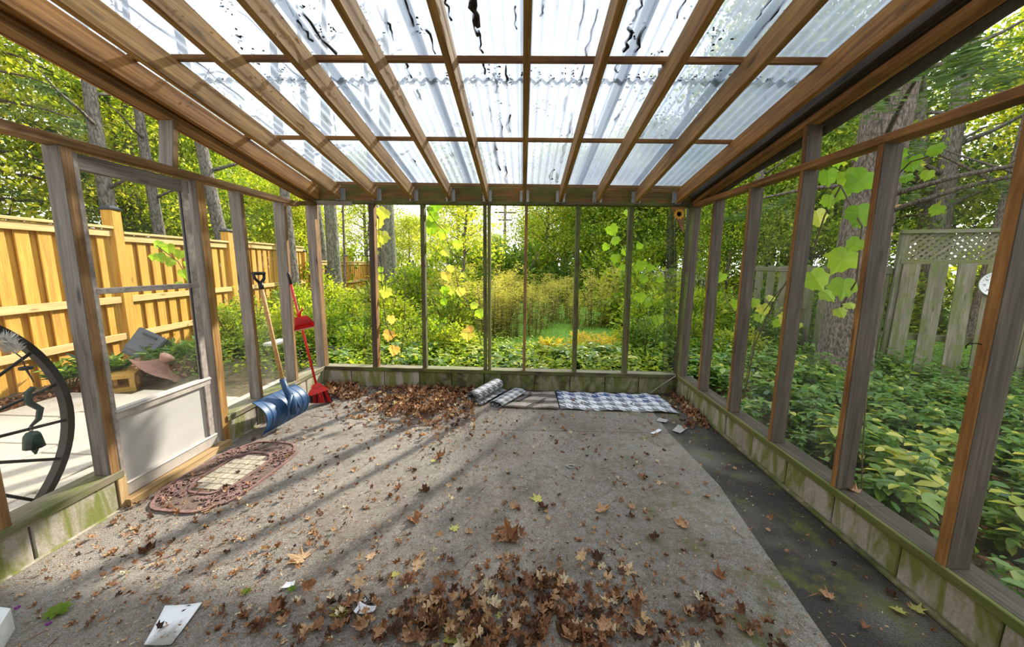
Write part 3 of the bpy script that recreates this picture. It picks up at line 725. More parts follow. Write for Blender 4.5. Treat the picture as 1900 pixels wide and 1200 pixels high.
# ================================================================== FAR PALE PICKET FENCE
pf = root('picket_fence', (4, 14, GZ), label='pale weathered picket fence far behind the shrubs at the right', cat='fence')
a0, a1 = stand(1130, 15), stand(1330, 11.5); pd = (a1-a0).normalized(); L = (a1-a0).length
for z in (.35, 1.15): board('fence_rail', (a0.x, a0.y, z), (a1.x, a1.y, z), .04, .09, W_WHITEB, pf)
n = int(L/.155)
for k in range(n):
    p = a0+pd*(k+.5)*.155
    board('picket', (p.x, p.y-.04, GZ+.05), (p.x, p.y-.04, 1.42+random.uniform(-.02, .02)), .10, .02, W_WHITEB, pf, up=(-pd.y, pd.x, 0), bev=0)

# ================================================================== TREES
def branches_bm(bm, base, h, r, n, spread, upk, lean=(0, 0), seg=8, z0=.3, droop=0.):
    tips = []
    top = Vector((lean[0], lean[1], h)); pts = [Vector((top.x*t+.06*math.sin(t*5+h)*t*2, top.y*t, h*t)) for t in (0, .04, .12, .3, .5, .7, .85, 1)]
    rr = [r*1.45, r*1.15, r, r*.9, r*.78, r*.6, r*.42, r*.2]; tube_bm(bm, pts, rr, seg)
    for k in range(n):
        t = z0+(1-z0)*(k+.5)/n; p = Vector((top.x*t, top.y*t, h*t)); a = k*2.4+random.random()
        L = spread*(1.15-t*.75)*random.uniform(.7, 1.1); d = Vector((math.cos(a), math.sin(a), upk))
        q = [p, p+d*L*.35+Vector((0, 0, -droop*.1*L)), p+d*L*.7+Vector((0, 0, -droop*.35*L+random.uniform(-.1, .1))), p+d*L+Vector((0, 0, -droop*L*.8))]
        br = r*.36*(1.1-t*.6); tube_bm(bm, q, [br, br*.7, br*.45, br*.15], 5)
        tips.append((q[1], q[2], q[3]))
    return tips
def broad(name, h, r, spread, nleaf, lmat, bark, size=.14, z0=.3, upk=.5, lean=(0, 0), seedn=0, flat=.55, tb=.5):
    random.seed(seedn); bm = bmesh.new(); tips = branches_bm(bm, None, h, r, 22, spread, upk, lean, z0=z0)
    tm = from_bm(name+'_trunk', bm, bark)
    cs = []
    for q1, q2, q3 in tips:
        for q, s in ((q2, 1.), (q3, 1.), ((q2+q3)/2, .9), (q1*.4+q2*.6, .7)): cs.append((*(q+Vector([random.uniform(-.35, .35)*spread*.35 for _ in range(3)])), s))
    cs += [(lean[0]+random.gauss(0, .3), lean[1]+random.gauss(0, .3), h*random.uniform(.9, 1.08), .8) for _ in range(6)]
    cs = np.array(cs); ci = rng.integers(0, len(cs), nleaf); sg = spread*.21*cs[ci, 3:4]
    pos = cs[ci, :3]+rng.normal(size=(nleaf, 3))*sg*np.array([1, 1, flat])
    tint = tb+.24*np.sin(ci*1.7)+rng.normal(size=nleaf)*.2
    ad = rdir(nleaf); ad[:, 2] -= .35; nd = rdir(nleaf, 1.1)
    return tm, leaf_mesh(name+'_leaves', pos, ad, nd, rng.uniform(.7, 1.25, nleaf)*size, tint, lmat, T_DIA)
def conifer(name, h, r, spread, nleaf, seedn, z0=.18):
    random.seed(seedn); bm = bmesh.new(); tips = branches_bm(bm, None, h, r, 46, spread, .12, z0=z0, droop=.35)
    tm = from_bm(name+'_trunk', bm, M_BARKS); A = np.array([[tuple(a), tuple(b), tuple(c)] for a, b, c in tips])
    ti = rng.integers(0, len(A), nleaf); u = rng.random(nleaf)**.7
    P = np.where((u < .5)[:, None], A[ti, 0]+(A[ti, 1]-A[ti, 0])*(u*2)[:, None], A[ti, 1]+(A[ti, 2]-A[ti, 1])*((u-.5)*2)[:, None])
    out = norm(A[ti, 2]-A[ti, 0]); side = np.cross(out, [0, 0, 1.])
    wd = (1.05-u)*spread*.32
    sgn = rng.uniform(-1, 1, nleaf)
    pos = P+side*(sgn*wd)[:, None]+out*(np.abs(sgn)*wd*.5)[:, None]; pos[:, 2] -= np.abs(sgn)*wd*.35+rng.random(nleaf)*.09
    ad = out*.5+side*np.sign(sgn)[:, None]*.8+rng.normal(size=(nleaf, 3))*.35; ad[:, 2] -= .25
    tint = .42+.14*np.sin(ti*2.1)+rng.normal(size=nleaf)*.16
    return tm, leaf_mesh(name+'_needles', pos, ad, rdir(nleaf, 1.), rng.uniform(.6, 1.2, nleaf)*.15, tint, L_NEEDLE, (T_NEED[0]*np.array([1, 1.5, 1]), T_NEED[1]))
def tree(kind, p, rz, sc, label, group=None, cat='tree', pair=None, leafname='foliage', name='tree'):
    r = root(name, p, (0, 0, rz), None if group else label, cat, group); r.scale = (sc, sc, sc)
    if group: later(r, label, p)
    put('trunk', pair[0], r); put(leafname, pair[1], r); return r
BV = [broad('ba', 7.5, .13, 2.7, 15000, L_GREEN, M_BARK, .15, .22, seedn=1),
      broad('bb', 8.5, .15, 2.9, 15000, L_YGREEN, M_BARKG, .15, .25, seedn=2),
      broad('bc', 6.5, .11, 2.5, 14000, L_YGREEN, M_BARK, .14, .18, seedn=3, tb=.6),
      broad('bd', 9.0, .16, 3.0, 15000, L_DARK, M_BARK, .16, .2, seedn=4, tb=.6)]
CV = [conifer('ca', 11, .14, 2.6, 20000, 5), conifer('cb', 10, .13, 2.3, 20000, 6, .12)]
G = 'woods around the yard'
random.seed(21)
# back row: closes the view beyond the garden
def far_tree(px, Y, v, sc):
    tree('b', stand(px, Y, GZ), random.random()*6.28, sc, 'background tree of the far woods', 'trees of the woods beyond the garden', pair=v)
for px, Y, vi, sc in [(380, 24, 1, 1.), (470, 20, 2, .9), (520, 27, 0, 1.), (560, 19, 1, .5), (715, 25, 0, .5), (760, 19, 2, .55), (800, 24, 1, .48),
                      (850, 19, 1, .62), (920, 24, 0, .42), (990, 27, 0, .62), (1015, 18, 1, .74), (1050, 23, 0, .9), (1095, 17.5, 0, .8), (1140, 21, 1, .9), (1180, 17, 0, .9), (1215, 22, 3, .9),
                      (1250, 17, 3, .8), (1290, 20, 0, 1.), (1340, 16, 0, .9), (1400, 19, 1, 1.), (1450, 15, 0, .9), (1500, 18, 3, 1.), (1570, 15, 0, .9), (1620, 18, 1, 1.), (480, 30, 3, .9), (1110, 28, 3, .9)]:
    far_tree(px, Y, BV[vi], sc)
# left woods behind the cedar fence
for x, y, vi, sc in [(-13, 4.2, 3, .8), (-14.5, 6.5, 0, .85), (-13.5, 9.5, 2, 1.), (-12.2, 11.5, 1, .75), (-9.6, 16, 2, .7), (-12, 13.5, 0, .9), (-13.5, 17, 1, .9), (-10.5, 18, 2, .8),
                     (-16, 5, 0, 1.1), (-17, 10, 1, 1.1), (-15, 14, 2, 1.1), (-17, 20, 0, 1.1), (-9.2, 22, 1, .8), (-14, 1, 3, 1.)]:
    tree('b', (x, y, GZ), random.random()*6.28, sc, 'leafy tree behind the new cedar fence', 'leafy trees behind the cedar fence', pair=BV[vi])
for x, y, vi, sc in [(-9.2, 3.6, 1, 1.), (-8.9, 1.2, 0, 1.), (-12.5, 6.2, 1, 1.1), (-13, 9, 0, 1.1)]:
    tree('c', (x, y, GZ), random.random()*6.28, sc, 'dark conifer behind the new cedar fence', 'conifers behind the cedar fence', pair=CV[vi], leafname='needles', name='conifer')
# right woods
for x, y, vi, sc in [(7.6, 10.5, 0, .7), (11.5, 6.2, 0, .85), (13, 9.5, 1, 1.), (10.5, 12.5, 3, .9), (8.8, 15, 1, .9), (12, 3.2, 0, .9), (15.5, 12, 0, 1.1), (17, 8, 1, 1.2), (18, 4.5, 0, 1.2), (19, 11, 3, 1.2), (16, 2, 0, 1.1), (6.0, 13.2, 0, .65), (5.4, 10.2, 0, .45)]:
    tree('b', (x, y, GZ), random.random()*6.28, sc, 'leafy tree in the right woods', 'leafy trees behind the old grey fence', pair=BV[vi])
for x, y, vi, sc in [(8.3, 13.2, 0, 1.3), (9.8, 16.5, 0, 1.4)]:  # added for shade: crowns mostly hidden by the roof break up the sun
    tree('b', (x, y, GZ), random.random()*6.28, sc, 'tall leafy tree added to block the sun', 'tall trees added to shade the room floor', pair=BV[vi])
# trunks that stand out
def bare(name, p, h, r, lean, label, bark, n=12, spread=1.2, z0=.3, cat='tree', fol=None, seedn=0, curve=0.):
    random.seed(seedn); rt = root(name, p, (0, 0, 0), label, cat); bm = bmesh.new()
    branches_bm(bm, None, h, r, n, spread, .45, lean, 12, z0); put('trunk', from_bm('trunk', bm, bark), rt)
    if fol: put('foliage', fol, rt)
    return rt
bare('tree', stand(222, 8.2, GZ), 9, .15, (-.1, 0), 'straight grey trunk behind the fence, seen through the upper door glass', M_BARK, 10, 1.6, .3, seedn=31)
bare('tree', stand(311, 9.6, GZ), 9, .13, (-.35, 0), 'slim grey trunk behind the fence near the top corner of the door', M_BARK, 9, 1.5, .3, seedn=32)
bare('tree', stand(436, 10.5, GZ), 10, .17, (-1.3, 0), 'leaning grey trunk between the door jamb and the next left stud', M_BARK, 8, 2.5, .35, seedn=33)
bare('tree', stand(268, 11.5, GZ), 9, .12, (.1, 0), 'pale straight trunk seen low through the middle of the door glass', M_BARKG, 8, 1.2, .4, seedn=34)
bare('tree', stand(545, 9.5, GZ), 9, .13, (-.15, 0), 'pale trunk behind the left stud nearest the back corner', M_BARK, 8, 1.2, .4, seedn=35)
bare('tree', stand(606, 12.2, GZ), 9, .17, (-.55, 0), 'leftmost of the trunks in the first back bay, leaning left', M_BARKG, 8, 1.2, .5, seedn=36)
bare('tree', stand(621, 11.6, GZ), 9, .20, (0, 0), 'thick straight greenish trunk in the first back bay', M_BARKG, 8, 1.2, .5, seedn=37)
bare('tree', stand(637, 10.2, GZ), 6, .035, (.05, 0), 'thin black sapling right of the thick trunk in the first back bay', M_BARKS, 10, .9, .3, seedn=38)
bare('tree', stand(722, 12.4, GZ), 9, .26, (.05, 0), 'thick grey trunk in the second back bay beyond the fence', M_BARKG, 8, 1.2, .5, seedn=39)
bare('tree', stand(710, 13.2, GZ), 9, .15, (-.45, 0), 'darker leaning trunk just left of the thick trunk in the second back bay', M_BARK, 8, 1.2, .5, seedn=40)
# young maple in the third back bay
tm, lm = broad('ym', 4.2, .045, 1.15, 3600, L_YGREEN, M_BARKS, .095, .35, seedn=41, tb=.62)
tree('b', stand(861, 9.6, GZ), 0, 1., 'slender young maple with yellowing leaves in the third back bay', pair=(tm, lm))
# big spruce at the right
SPP = stand(1592, 5.3, GZ); random.seed(50)
sr = root('spruce_tree', SPP, label='massive rough spruce trunk with sawn branch stubs outside the right wall', cat='tree')
bm = bmesh.new(); pts = []; rr = []
for z, r in ((0, .44), (.15, .35), (.4, .31), (1., .285), (2., .27), (3., .26), (4.2, .245), (6, .2), (8, .15), (10, .05)): pts.append((.015*z, .02*math.sin(z), z)); rr.append(r)
tube_bm(bm, pts, rr, 28)
put('trunk', from_bm('trunk', bm, M_BARKS), sr)
for z, a, L in ((1.72, -2.0, .07), (1.95, -1.6, .10), (1.35, -2.6, .05), (2.3, -1.2, .06)):
    bm = bmesh.new(); d = Vector((math.cos(a), math.sin(a), .15)); p = Vector((.02, 0, z))+d*.26
    tube_bm(bm, [p, p+d*L, p+d*(L+.02)], [.035, .03, .024], 12); sto = put('branch_stub', from_bm('branch_stub', bm, W_HANDLE), sr)
tips = []; bm = bmesh.new()
for k in range(26):
    z = 2.25+k*.22; a = random.choice((-.2, .5, 1.2, 2.2, 2.9, 3.8, -.9, -1.5)) + random.uniform(-.3, .3); L = random.uniform(1.6, 3.0); p = Vector((.04, 0, z)); d = Vector((math.cos(a), math.sin(a), random.uniform(0, .3)))
    q = [p, p+d*L*.4, p+d*L*.75+Vector((0, 0, -.1)), p+d*L+Vector((0, 0, -.35))]; tube_bm(bm, q, [.035, .025, .015, .005], 6); tips.append(q[1:])
put('branches', from_bm('branches', bm, M_BARKS), sr)
A = np.array([[tuple(c) for c in t_] for t_ in tips]); nl = 11000; ti = rng.integers(0, len(A), nl); u = rng.random(nl)
P = A[ti, 0]+(A[ti, 2]-A[ti, 0])*u[:, None]; outv = norm(A[ti, 2]-A[ti, 0]); side = np.cross(outv, [0, 0, 1.]); sg = rng.uniform(-1, 1, nl); wd = (1.1-u)*.6
pos = P+side*(sg*wd)[:, None]+outv*(abs(sg)*wd*.5)[:, None]; pos[:, 2] -= abs(sg)*wd*.3+rng.random(nl)*.1
put('needles', leaf_mesh('spruce_needles', pos, outv*.6+side*np.sign(sg)[:, None], rdir(nl, 1.), rng.uniform(.06, .13, nl), .45+rng.normal(size=nl)*.2, L_NEEDLE, (T_NEED[0]*np.array([1, 1.7, 1]), T_NEED[1])), sr)
bare('tree', stand(1738, 9.6, GZ), 9, .22, (-.3, 0), 'tall grey trunk behind the lattice fence, left of the forked ones', M_BARK, 9, 2.4, .3, seedn=51)
bare('tree', stand(1752, 10.4, GZ), 9, .19, (-2.1, 0), 'grey trunk leaning left behind the lattice fence', M_BARK, 9, 2.2, .3, seedn=52)
bare('tree', stand(1835, 8.0, GZ), 9, .15, (.5, 0), 'dark forked trunk behind the right end of the lattice fence', M_BARKS, 9, 2.2, .22, seedn=53)
bare('tree', stand(1880, 7.6, GZ), 9, .13, (1.3, 0), 'dark trunk leaning right at the far right of the yard', M_BARKS, 9, 2.2, .22, seedn=54)
bare('tree', stand(1385, 10.5, GZ), 8, .13, (.3, 0), 'slim trunk seen between the second and third right studs', M_BARK, 9, 1.8, .3, seedn=55)
bare('tree', stand(1246, 14.5, GZ), 8, .2, (.1, 0), 'grey trunk just behind the right back corner post', M_BARK, 9, 1.8, .4, seedn=56)
for i, (px, Y, ln) in enumerate(((1045, 22, .1), (1090, 20, -.1), (1118, 24, .1))):
    bare('tree', stand(px, Y, GZ), 9, .2, (ln, 0), ('dim trunk high in the bay right of the thin centre stud', 'dim trunk high behind the second stud from the right back corner', 'farthest dim trunk beside the second stud from the right back corner')[i], M_BARK, 8, 1.5, .4, seedn=60+i)
# utility pole far off
up = root('utility_pole', stand(936, 33, GZ), label='distant wooden utility pole against the bright sky in the middle bay', cat='pole')
bm = bmesh.new(); tube_bm(bm, [(0, 0, 0), (0, 0, 8.2)], [.14, .11], 8); put('pole', from_bm('pole', bm, M_BARKS), up)
board('crossarm', up.location+Vector((-.9, 0, 5.9)), up.location+Vector((.9, 0, 5.9)), .1, .12, W_GREYD, up)
board('crossarm', up.location+Vector((-.6, 0, 5.3)), up.location+Vector((.6, 0, 5.3)), .1, .12, W_GREYD, up)

# ================================================================== SHRUBS AND PLANTS
def shrub_mesh(n, h, rx, size, mat, tb=.5, tpl=T_OVAL, sd=0):
    nc = 46; c = rng.normal(size=(nc, 3)); c = norm(c)*rng.uniform(.45, 1., (nc, 1)); c[:, 2] = np.abs(c[:, 2])
    c = c*np.array([rx, rx, h*.85]); ci = rng.integers(0, nc, n)
    pos = c[ci]+rng.normal(size=(n, 3))*rx*.17; pos[:, 2] = np.maximum(pos[:, 2], .03)
    ad = norm(pos*np.array([1, 1, .2]))+rng.normal(size=(n, 3))*.6
    return leaf_mesh('shrub_leaves', pos, ad, rdir(n, 1.5), rng.uniform(.7, 1.3, n)*size, tb+.15*np.sin(ci)+rng.normal(size=n)*.17, mat, tpl)
def stems_mesh(n, h, rx, r=.006, mat=M_STEM):
    bm = bmesh.new()
    for k in range(n):
        a = k*2.4; e = random.uniform(.4, .9)*rx; tube_bm(bm, [(0, 0, 0), (math.cos(a)*e*.5, math.sin(a)*e*.5, h*.5), (math.cos(a)*e, math.sin(a)*e, h*random.uniform(.75, .95))], [r, r*.8, r*.4], 5)
    return from_bm('stems', bm, mat)
SV = [(stems_mesh(9, 1.1, .6, .012), shrub_mesh(2600, 1.2, .62, .085, L_GREEN, .55)), (stems_mesh(9, 1., .6, .012), shrub_mesh(2600, 1.1, .6, .085, L_YGREEN, .5)),
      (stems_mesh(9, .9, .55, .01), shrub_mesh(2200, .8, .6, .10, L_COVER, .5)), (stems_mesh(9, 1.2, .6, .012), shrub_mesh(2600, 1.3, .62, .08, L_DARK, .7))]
def shrub(p, vi, sc, label, group=None, scz=1., name='shrub'):
    r = root(name, p, (0, 0, random.random()*6.28), None, 'shrub', group); later(r, label, p); r.scale = (sc, sc, sc*scz)
    put('stems', SV[vi][0], r); put('foliage', SV[vi][1], r); return r
random.seed(77)
SG = 'shrubs filling the garden behind the back wall'; SLAB = 'leafy garden shrub'
for px, Y, vi, sc in [(560, 7.0, 1, .8), (600, 6.2, 0, .6), (640, 7.4, 1, .7), (655, 5.6, 0, .45), (690, 6.6, 0, .55), (720, 8.6, 1, .8), (745, 6.2, 1, .5), (800, 6.0, 0, .5), (830, 7.4, 0, .8), (850, 5.9, 1, .5), (880, 9.0, 1, 1.),
                      (910, 15.5, 0, 1.7), (960, 16, 3, 1.7), (1000, 17, 0, 1.9), (1060, 16, 3, 1.5), (1110, 15, 0, 1.6), (1180, 9.5, 0, 1.2), (1160, 13.8, 1, 1.5), (1210, 7.6, 0, .8), (1235, 9.0, 1, 1.1), (1215, 6.0, 3, .6), (1240, 6.4, 0, .55),
                      (1180, 6.6, 1, .45), (590, 9.5, 1, 1.), (560, 11, 0, 1.2), (690, 10.5, 1, .9), (770, 11, 0, 1.1), (810, 13, 1, 1.6), (740, 15.5, 1, 1.6), (850, 15, 0, 1.8), (900, 18, 3, 2.0), (975, 19, 0, 1.9), (1040, 18, 1, 2.), (1120, 16.5, 0, 2.), (660, 17, 1, 1.8), (1200, 14, 0, 1.8), (950, 24, 3, 1.7), (600, 14, 0, 1.5), (640, 20, 1, 1.8)]:
    shrub(stand(px, Y, GZ), vi, sc*1.25, SLAB, SG)
LG = 'shrubs along the foot of the cedar fence'
for x, y, vi, sc in [(-5.1, 6.3, 0, .75), (-5.35, 7.2, 1, .9), (-4.6, 6.6, 1, .5), (-4.3, 5.9, 0, .45), (-5.0, 7.9, 0, .9), (-4.0, 6.6, 1, .6), (-5.5, 8.8, 0, .9), (-4.8, 9.2, 1, .8), (-3.7, 7.5, 0, .7), (-3.1, 6.4, 2, .55), (-5.3, 10.4, 1, .8), (-4.5, 11.2, 0, .8), (-3.6, 5.9, 2, .45), (-4.9, 5.6, 2, .45), (-3.6, 9.3, 1, .8)]:
    shrub((x, y, GZ), vi, sc, 'leafy shrub near the cedar fence', LG)
random.seed(5)
RG = 'shrubs among the trees on the right'
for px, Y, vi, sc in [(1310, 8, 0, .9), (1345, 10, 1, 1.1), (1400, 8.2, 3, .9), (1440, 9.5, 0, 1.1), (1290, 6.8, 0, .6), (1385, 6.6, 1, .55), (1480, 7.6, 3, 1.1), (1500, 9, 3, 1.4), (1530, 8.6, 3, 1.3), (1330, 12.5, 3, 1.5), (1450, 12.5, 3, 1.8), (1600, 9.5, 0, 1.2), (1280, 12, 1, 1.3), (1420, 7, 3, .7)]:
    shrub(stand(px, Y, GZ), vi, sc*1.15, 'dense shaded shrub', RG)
for x, y, vi, sc in [(9.2, 9.8, 0, 1.5), (11.5, 9.2, 3, 1.6), (13.5, 8, 0, 1.7), (8, 12.5, 1, 1.7), (12, 6.5, 0, 1.5), (14.5, 6.2, 3, 1.8), (10.2, 8.2, 1, 1.2), (15, 10, 1, 2.), (11.5, 5.0, 0, 1.2), (13, 3.8, 0, 1.5), (18, 12, 0, 2.6), (20, 9, 3, 2.8), (19, 6.5, 0, 2.6), (17, 15, 1, 2.6), (14, 16, 3, 2.4), (21, 4, 0, 2.6), (16, 11.5, 3, 2.4)]:
    shrub((x, y, GZ), vi, sc, 'rounded shrub across the lawn', 'shrubs beyond the old grey fence')

# goldenrod clumps
def goldenrod(n, h, sd):
    random.seed(sd); bm = bmesh.new(); P, A, S, T = [], [], [], []
    for k in range(n):
        a = k*2.4; e = random.uniform(.02, .3); hh = h*random.uniform(.75, 1.1); b = Vector((math.cos(a)*e, math.sin(a)*e, 0)); t = b*1.7+Vector((random.uniform(-.08, .08), random.uniform(-.08, .08), hh))
        tube_bm(bm, [b, (b+t)/2, t], [.005, .004, .002], 4)
        for j in range(34):
            u = random.uniform(.08, .9); p = b+(t-b)*u; d = random.random()*6.28
            P.append(tuple(p)); A.append((math.cos(d), math.sin(d), random.uniform(-.5, .5))); S.append(random.uniform(.06, .12)); T.append(.22+.35*u+random.gauss(0, .14))
        for j in range(60):
            u = random.random(); p = t+Vector((random.gauss(0, .055), random.gauss(0, .055), -.22*u+.04)); d = random.random()*6.28
            P.append(tuple(p)); A.append((math.cos(d), math.sin(d), random.uniform(-.2, .9))); S.append(random.uniform(.03, .055)); T.append(.72+random.gauss(0, .16))
    st = from_bm('goldenrod_stems', bm, M_STEM); N = len(P)
    return st, leaf_mesh('goldenrod_leaves', np.array(P), np.array(A), rdir(N, .5), np.array(S), np.array(T), L_GROD, (T_DIA[0]*np.array([1, .55, 1]), T_DIA[1]))
GV = [goldenrod(15, 1.35, 1), goldenrod(14, 1.2, 2), goldenrod(16, 1.5, 3)]
random.seed(8)
for k in range(34):
    px = random.choice([random.uniform(905, 1060), random.uniform(900, 1160), random.uniform(770, 900), random.uniform(1060, 1230)]); Y = random.uniform(7.0, 10.5) if k % 3 else random.uniform(9.5, 12.5)
    if 1085 < px < 1160 and Y < 8: Y += 1.5
    p = stand(px, Y, GZ); r = root('goldenrod', p, (0, 0, random.random()*6.28), None, 'goldenrod'); shared(r, 'dried goldenrod clump', p)
    s = random.uniform(.55, 1.); r.scale = (s*1.1, s*1.1, s); g_ = GV[k % 3]; put('stems', g_[0], r); put('leaves', g_[1], r)
# yellow ferns / peony leaves near the back wall
fm = shrub_mesh(800, .5, .34, .10, L_FERN, .5, (T_DIA[0]*np.array([1, .6, 1]), T_DIA[1])); fs = stems_mesh(7, .4, .3, .005)
for i, (px, Y) in enumerate(((1112, 6.2), (1085, 6.6), (1136, 6.5), (1030, 6.1))):
    r = root('fern', stand(px, Y, GZ), (0, 0, i*1.3), 'autumn yellow fern clump at the edge of the goldenrod', 'fern', 'yellow ferns behind the back wall'); r.scale = (.8,)*3; put('stems', fs, r); put('fronds', fm, r)

# ground cover plants
def cover_plant(n, h, size, mat, tb, sd):
    random.seed(sd); bm = bmesh.new(); P, A, S, T = [], [], [], []
    for k in range(n):
        a = random.random()*6.28; e = random.uniform(.0, .12); hh = h*random.uniform(.55, 1.1); b = Vector((math.cos(a)*e*.4, math.sin(a)*e*.4, 0)); t = Vector((math.cos(a)*e*1.6, math.sin(a)*e*1.6, hh))
        tube_bm(bm, [b, (b+t)/2+Vector((0, 0, .02)), t], [.003, .0025, .0015], 4)
        for lv in range(3):
            p = b+(t-b)*(1-.22*lv); a0 = random.random()*6.28
            for j in range(4):
                d = a0+j*PI/2+random.uniform(-.3, .3); P.append(tuple(p)); A.append((math.cos(d), math.sin(d), random.uniform(-.35, .25))); S.append(size*random.uniform(.7, 1.25)); T.append(tb-.08*lv+random.gauss(0, .15))
    N = len(P); nd = np.tile([0, 0, 1.], (N, 1))+rng.normal(size=(N, 3))*.25
    return from_bm('stems', bm, M_STEMG), leaf_mesh('cover_leaves', np.array(P), np.array(A), nd, np.array(S), np.array(T), mat, T_OVAL)
KV = [cover_plant(9, .34, .085, L_COVER, .45, 1), cover_plant(8, .30, .10, L_COVER, .55, 2), cover_plant(10, .38, .08, L_COVER, .4, 3), cover_plant(8, .26, .09, L_COVER, .78, 4), cover_plant(9, .3, .075, L_GREEN, .6, 5)]
def cover(x, y, vi, sc, label, group, name='leafy_plant'):
    r = root(name, (x, y, GZ), (0, 0, random.random()*6.28), None, 'plant'); shared(r, label, (x, y, 0), 4.6 if x > XR else None); r.scale = (sc,)*3
    put('stems', KV[vi][0], r); put('leaves', KV[vi][1], r); return r
random.seed(12)
for k in range(190):
    y = 1.1+4.4*random.random(); x = XR+.38+random.random()*(3.2 if y > 2.2 else 2.4)
    if (Vector((x, y, 0))-Vector((SPP.x, SPP.y, 0))).length < .55: continue
    cover(x, y, random.choice((0, 1, 2, 0, 1, 2, 3)) if y > 3 else random.choice((0, 1, 3, 3, 2)), random.uniform(.75, 1.2)*(.8 if x < XR+.6 else 1), 'low oval leaved plant', 'ground cover plants outside the right wall')
for k in range(80):
    px = random.uniform(600, 1255); Y = random.uniform(D+.4, 6.2); p = stand(px, Y)
    cover(p.x, p.y, random.choice((4, 4, 3, 0, 1)), random.uniform(.8, 1.25), 'low leafy plant close behind the wall', 'low plants behind the back wall')
for k in range(40):
    y = random.uniform(4.9, 7.6); x = random.uniform(-5.0, -2.6)
    if y < 5.3 and x > -3.9: continue
    cover(x, y, random.choice((4, 1, 4, 0)), random.uniform(.7, 1.1), 'low weed past the patio', 'weeds between patio and cedar fence')
# fill of countless small leaves under them
def fill(n, fx_, fy_, z0, z1, size, mat, tb, name, tpl=T_OVAL):
    P = np.array([(fx_(), fy_(), 0) for _ in range(n)]); P[:, 2] = GZ+rng.uniform(z0, z1, n)
    return put(name, leaf_mesh(name, P, rdir(n)*np.array([1, 1, .35]), rdir(n, 3.), rng.uniform(.6, 1.3, n)*size, tb+rng.normal(size=n)*.2, mat, tpl))
tag(fill(9000, lambda: random.uniform(XR+.25, XR+5.5), lambda: random.uniform(.6, 9), .02, .22, .06, L_COVER, .35, 'undergrowth'), 'carpet of small green undergrowth leaves outside the right wall', 'undergrowth', kind='stuff')
tag(fill(5200, lambda: random.uniform(XR+.6, XR+6), lambda: random.uniform(3.6, 9.5), .12, .36, .09, L_COVER, .45, 'ground_cover'), 'dense leafy ground cover receding into the shade at the right', 'ground cover', kind='stuff')
tag(fill(3600, lambda: random.uniform(-2.6, 2.0), lambda: random.uniform(D+.3, 6.4), .10, .34, .08, L_GREEN, .62, 'ground_cover'), 'bright leafy ground cover along the outside of the back wall', 'ground cover', kind='stuff')
def bxy():
    while True:
        x, y = random.uniform(-4.6, 4.2), random.uniform(D+.25, 11)
        if x < -.3 or y < 6.6: return x, y
BP = [bxy() for _ in range(14000)]; BPi = iter(BP); BPj = iter(BP)
tag(fill(14000, lambda: next(BPi)[0], lambda: next(BPj)[1], .02, .30, .06, L_GREEN, .5, 'undergrowth'), 'dense green undergrowth behind the back wall', 'undergrowth', kind='stuff')
tag(fill(3500, lambda: random.uniform(XR+.2, XR+4), lambda: random.uniform(.6, 6), .0, .03, .06, L_DRY, .4, 'leaf_litter'), 'brown leaf litter on the soil outside the right wall', 'leaf litter', kind='stuff')
def mulch_xy():
    while True:
        y = random.uniform(1.5, 6.5); x = fxl(y)+random.random()**1.5*1.2+.05
        if x < -4.95 or y > 4.6: return x, y
MP = [mulch_xy() for _ in range(5200)]; MPi = iter(MP); MPj = iter(MP)
tag(fill(5200, lambda: next(MPi)[0], lambda: next(MPj)[1], .0, .05, .055, L_DRY, .42, 'leaf_litter'), 'brown fallen leaves heaped along the foot of the cedar fence', 'leaf litter', kind='stuff')
n = 26000; P = np.stack([rng.uniform(-.5, 12, n), 6.8+rng.random(n)**1.6*9, np.full(n, GZ+.04)], 1)
tag(put('grass', leaf_mesh('grass', P, rdir(n, 2.5), rdir(n), rng.uniform(.05, .1, n), rng.random(n), L_GRASS, (T_NEED[0]*np.array([1, .9, 1]), T_NEED[1]))), 'bright green grass on the lawn beyond the goldenrod', 'grass', kind='stuff')
settle_labels()
# ================================================================== OUTSIDE, LEFT: wheel, chimes, ceramics, bin, bench
WHX, WHY, WHZ, WHR = -2.56, 1.284, .645, .655
wheel = root('wagon_wheel', (WHX, WHY, WHZ), label='large black iron spoked wheel leaning outside the bay left of the door', cat='wheel')
def ring_bm(bm, R, w_, h, seg=72):
    rr = []
    for k in range(seg):
        a = 2*PI*k/seg; c, s = math.cos(a), math.sin(a)
        rr.append([bm.verts.new((dx, c*r, s*r)) for dx, r in ((-w_/2, R-h/2), (w_/2, R-h/2), (w_/2, R+h/2), (-w_/2, R+h/2))])
    for k in range(seg):
        for j in range(4): bm.faces.new((rr[k][j], rr[k][(j+1) % 4], rr[(k+1) % seg][(j+1) % 4], rr[(k+1) % seg][j]))
bm = bmesh.new(); ring_bm(bm, WHR, .045, .032); put('rim', from_bm('rim', bm, M_IRON), wheel)
bm = bmesh.new(); tube_bm(bm, [(-.06, 0, 0), (.06, 0, 0)], .07, 20); put('hub', from_bm('hub', bm, M_IRON), wheel)
for k in range(19):
    a = math.radians(-6+k*360/19)
    bm = bmesh.new(); tube_bm(bm, [(0, math.cos(a)*.05, math.sin(a)*.05), (0, math.cos(a)*(WHR-.01), math.sin(a)*(WHR-.01))], [.009, .008], 8)
    put('spoke', from_bm('spoke', bm, M_IRON), wheel)
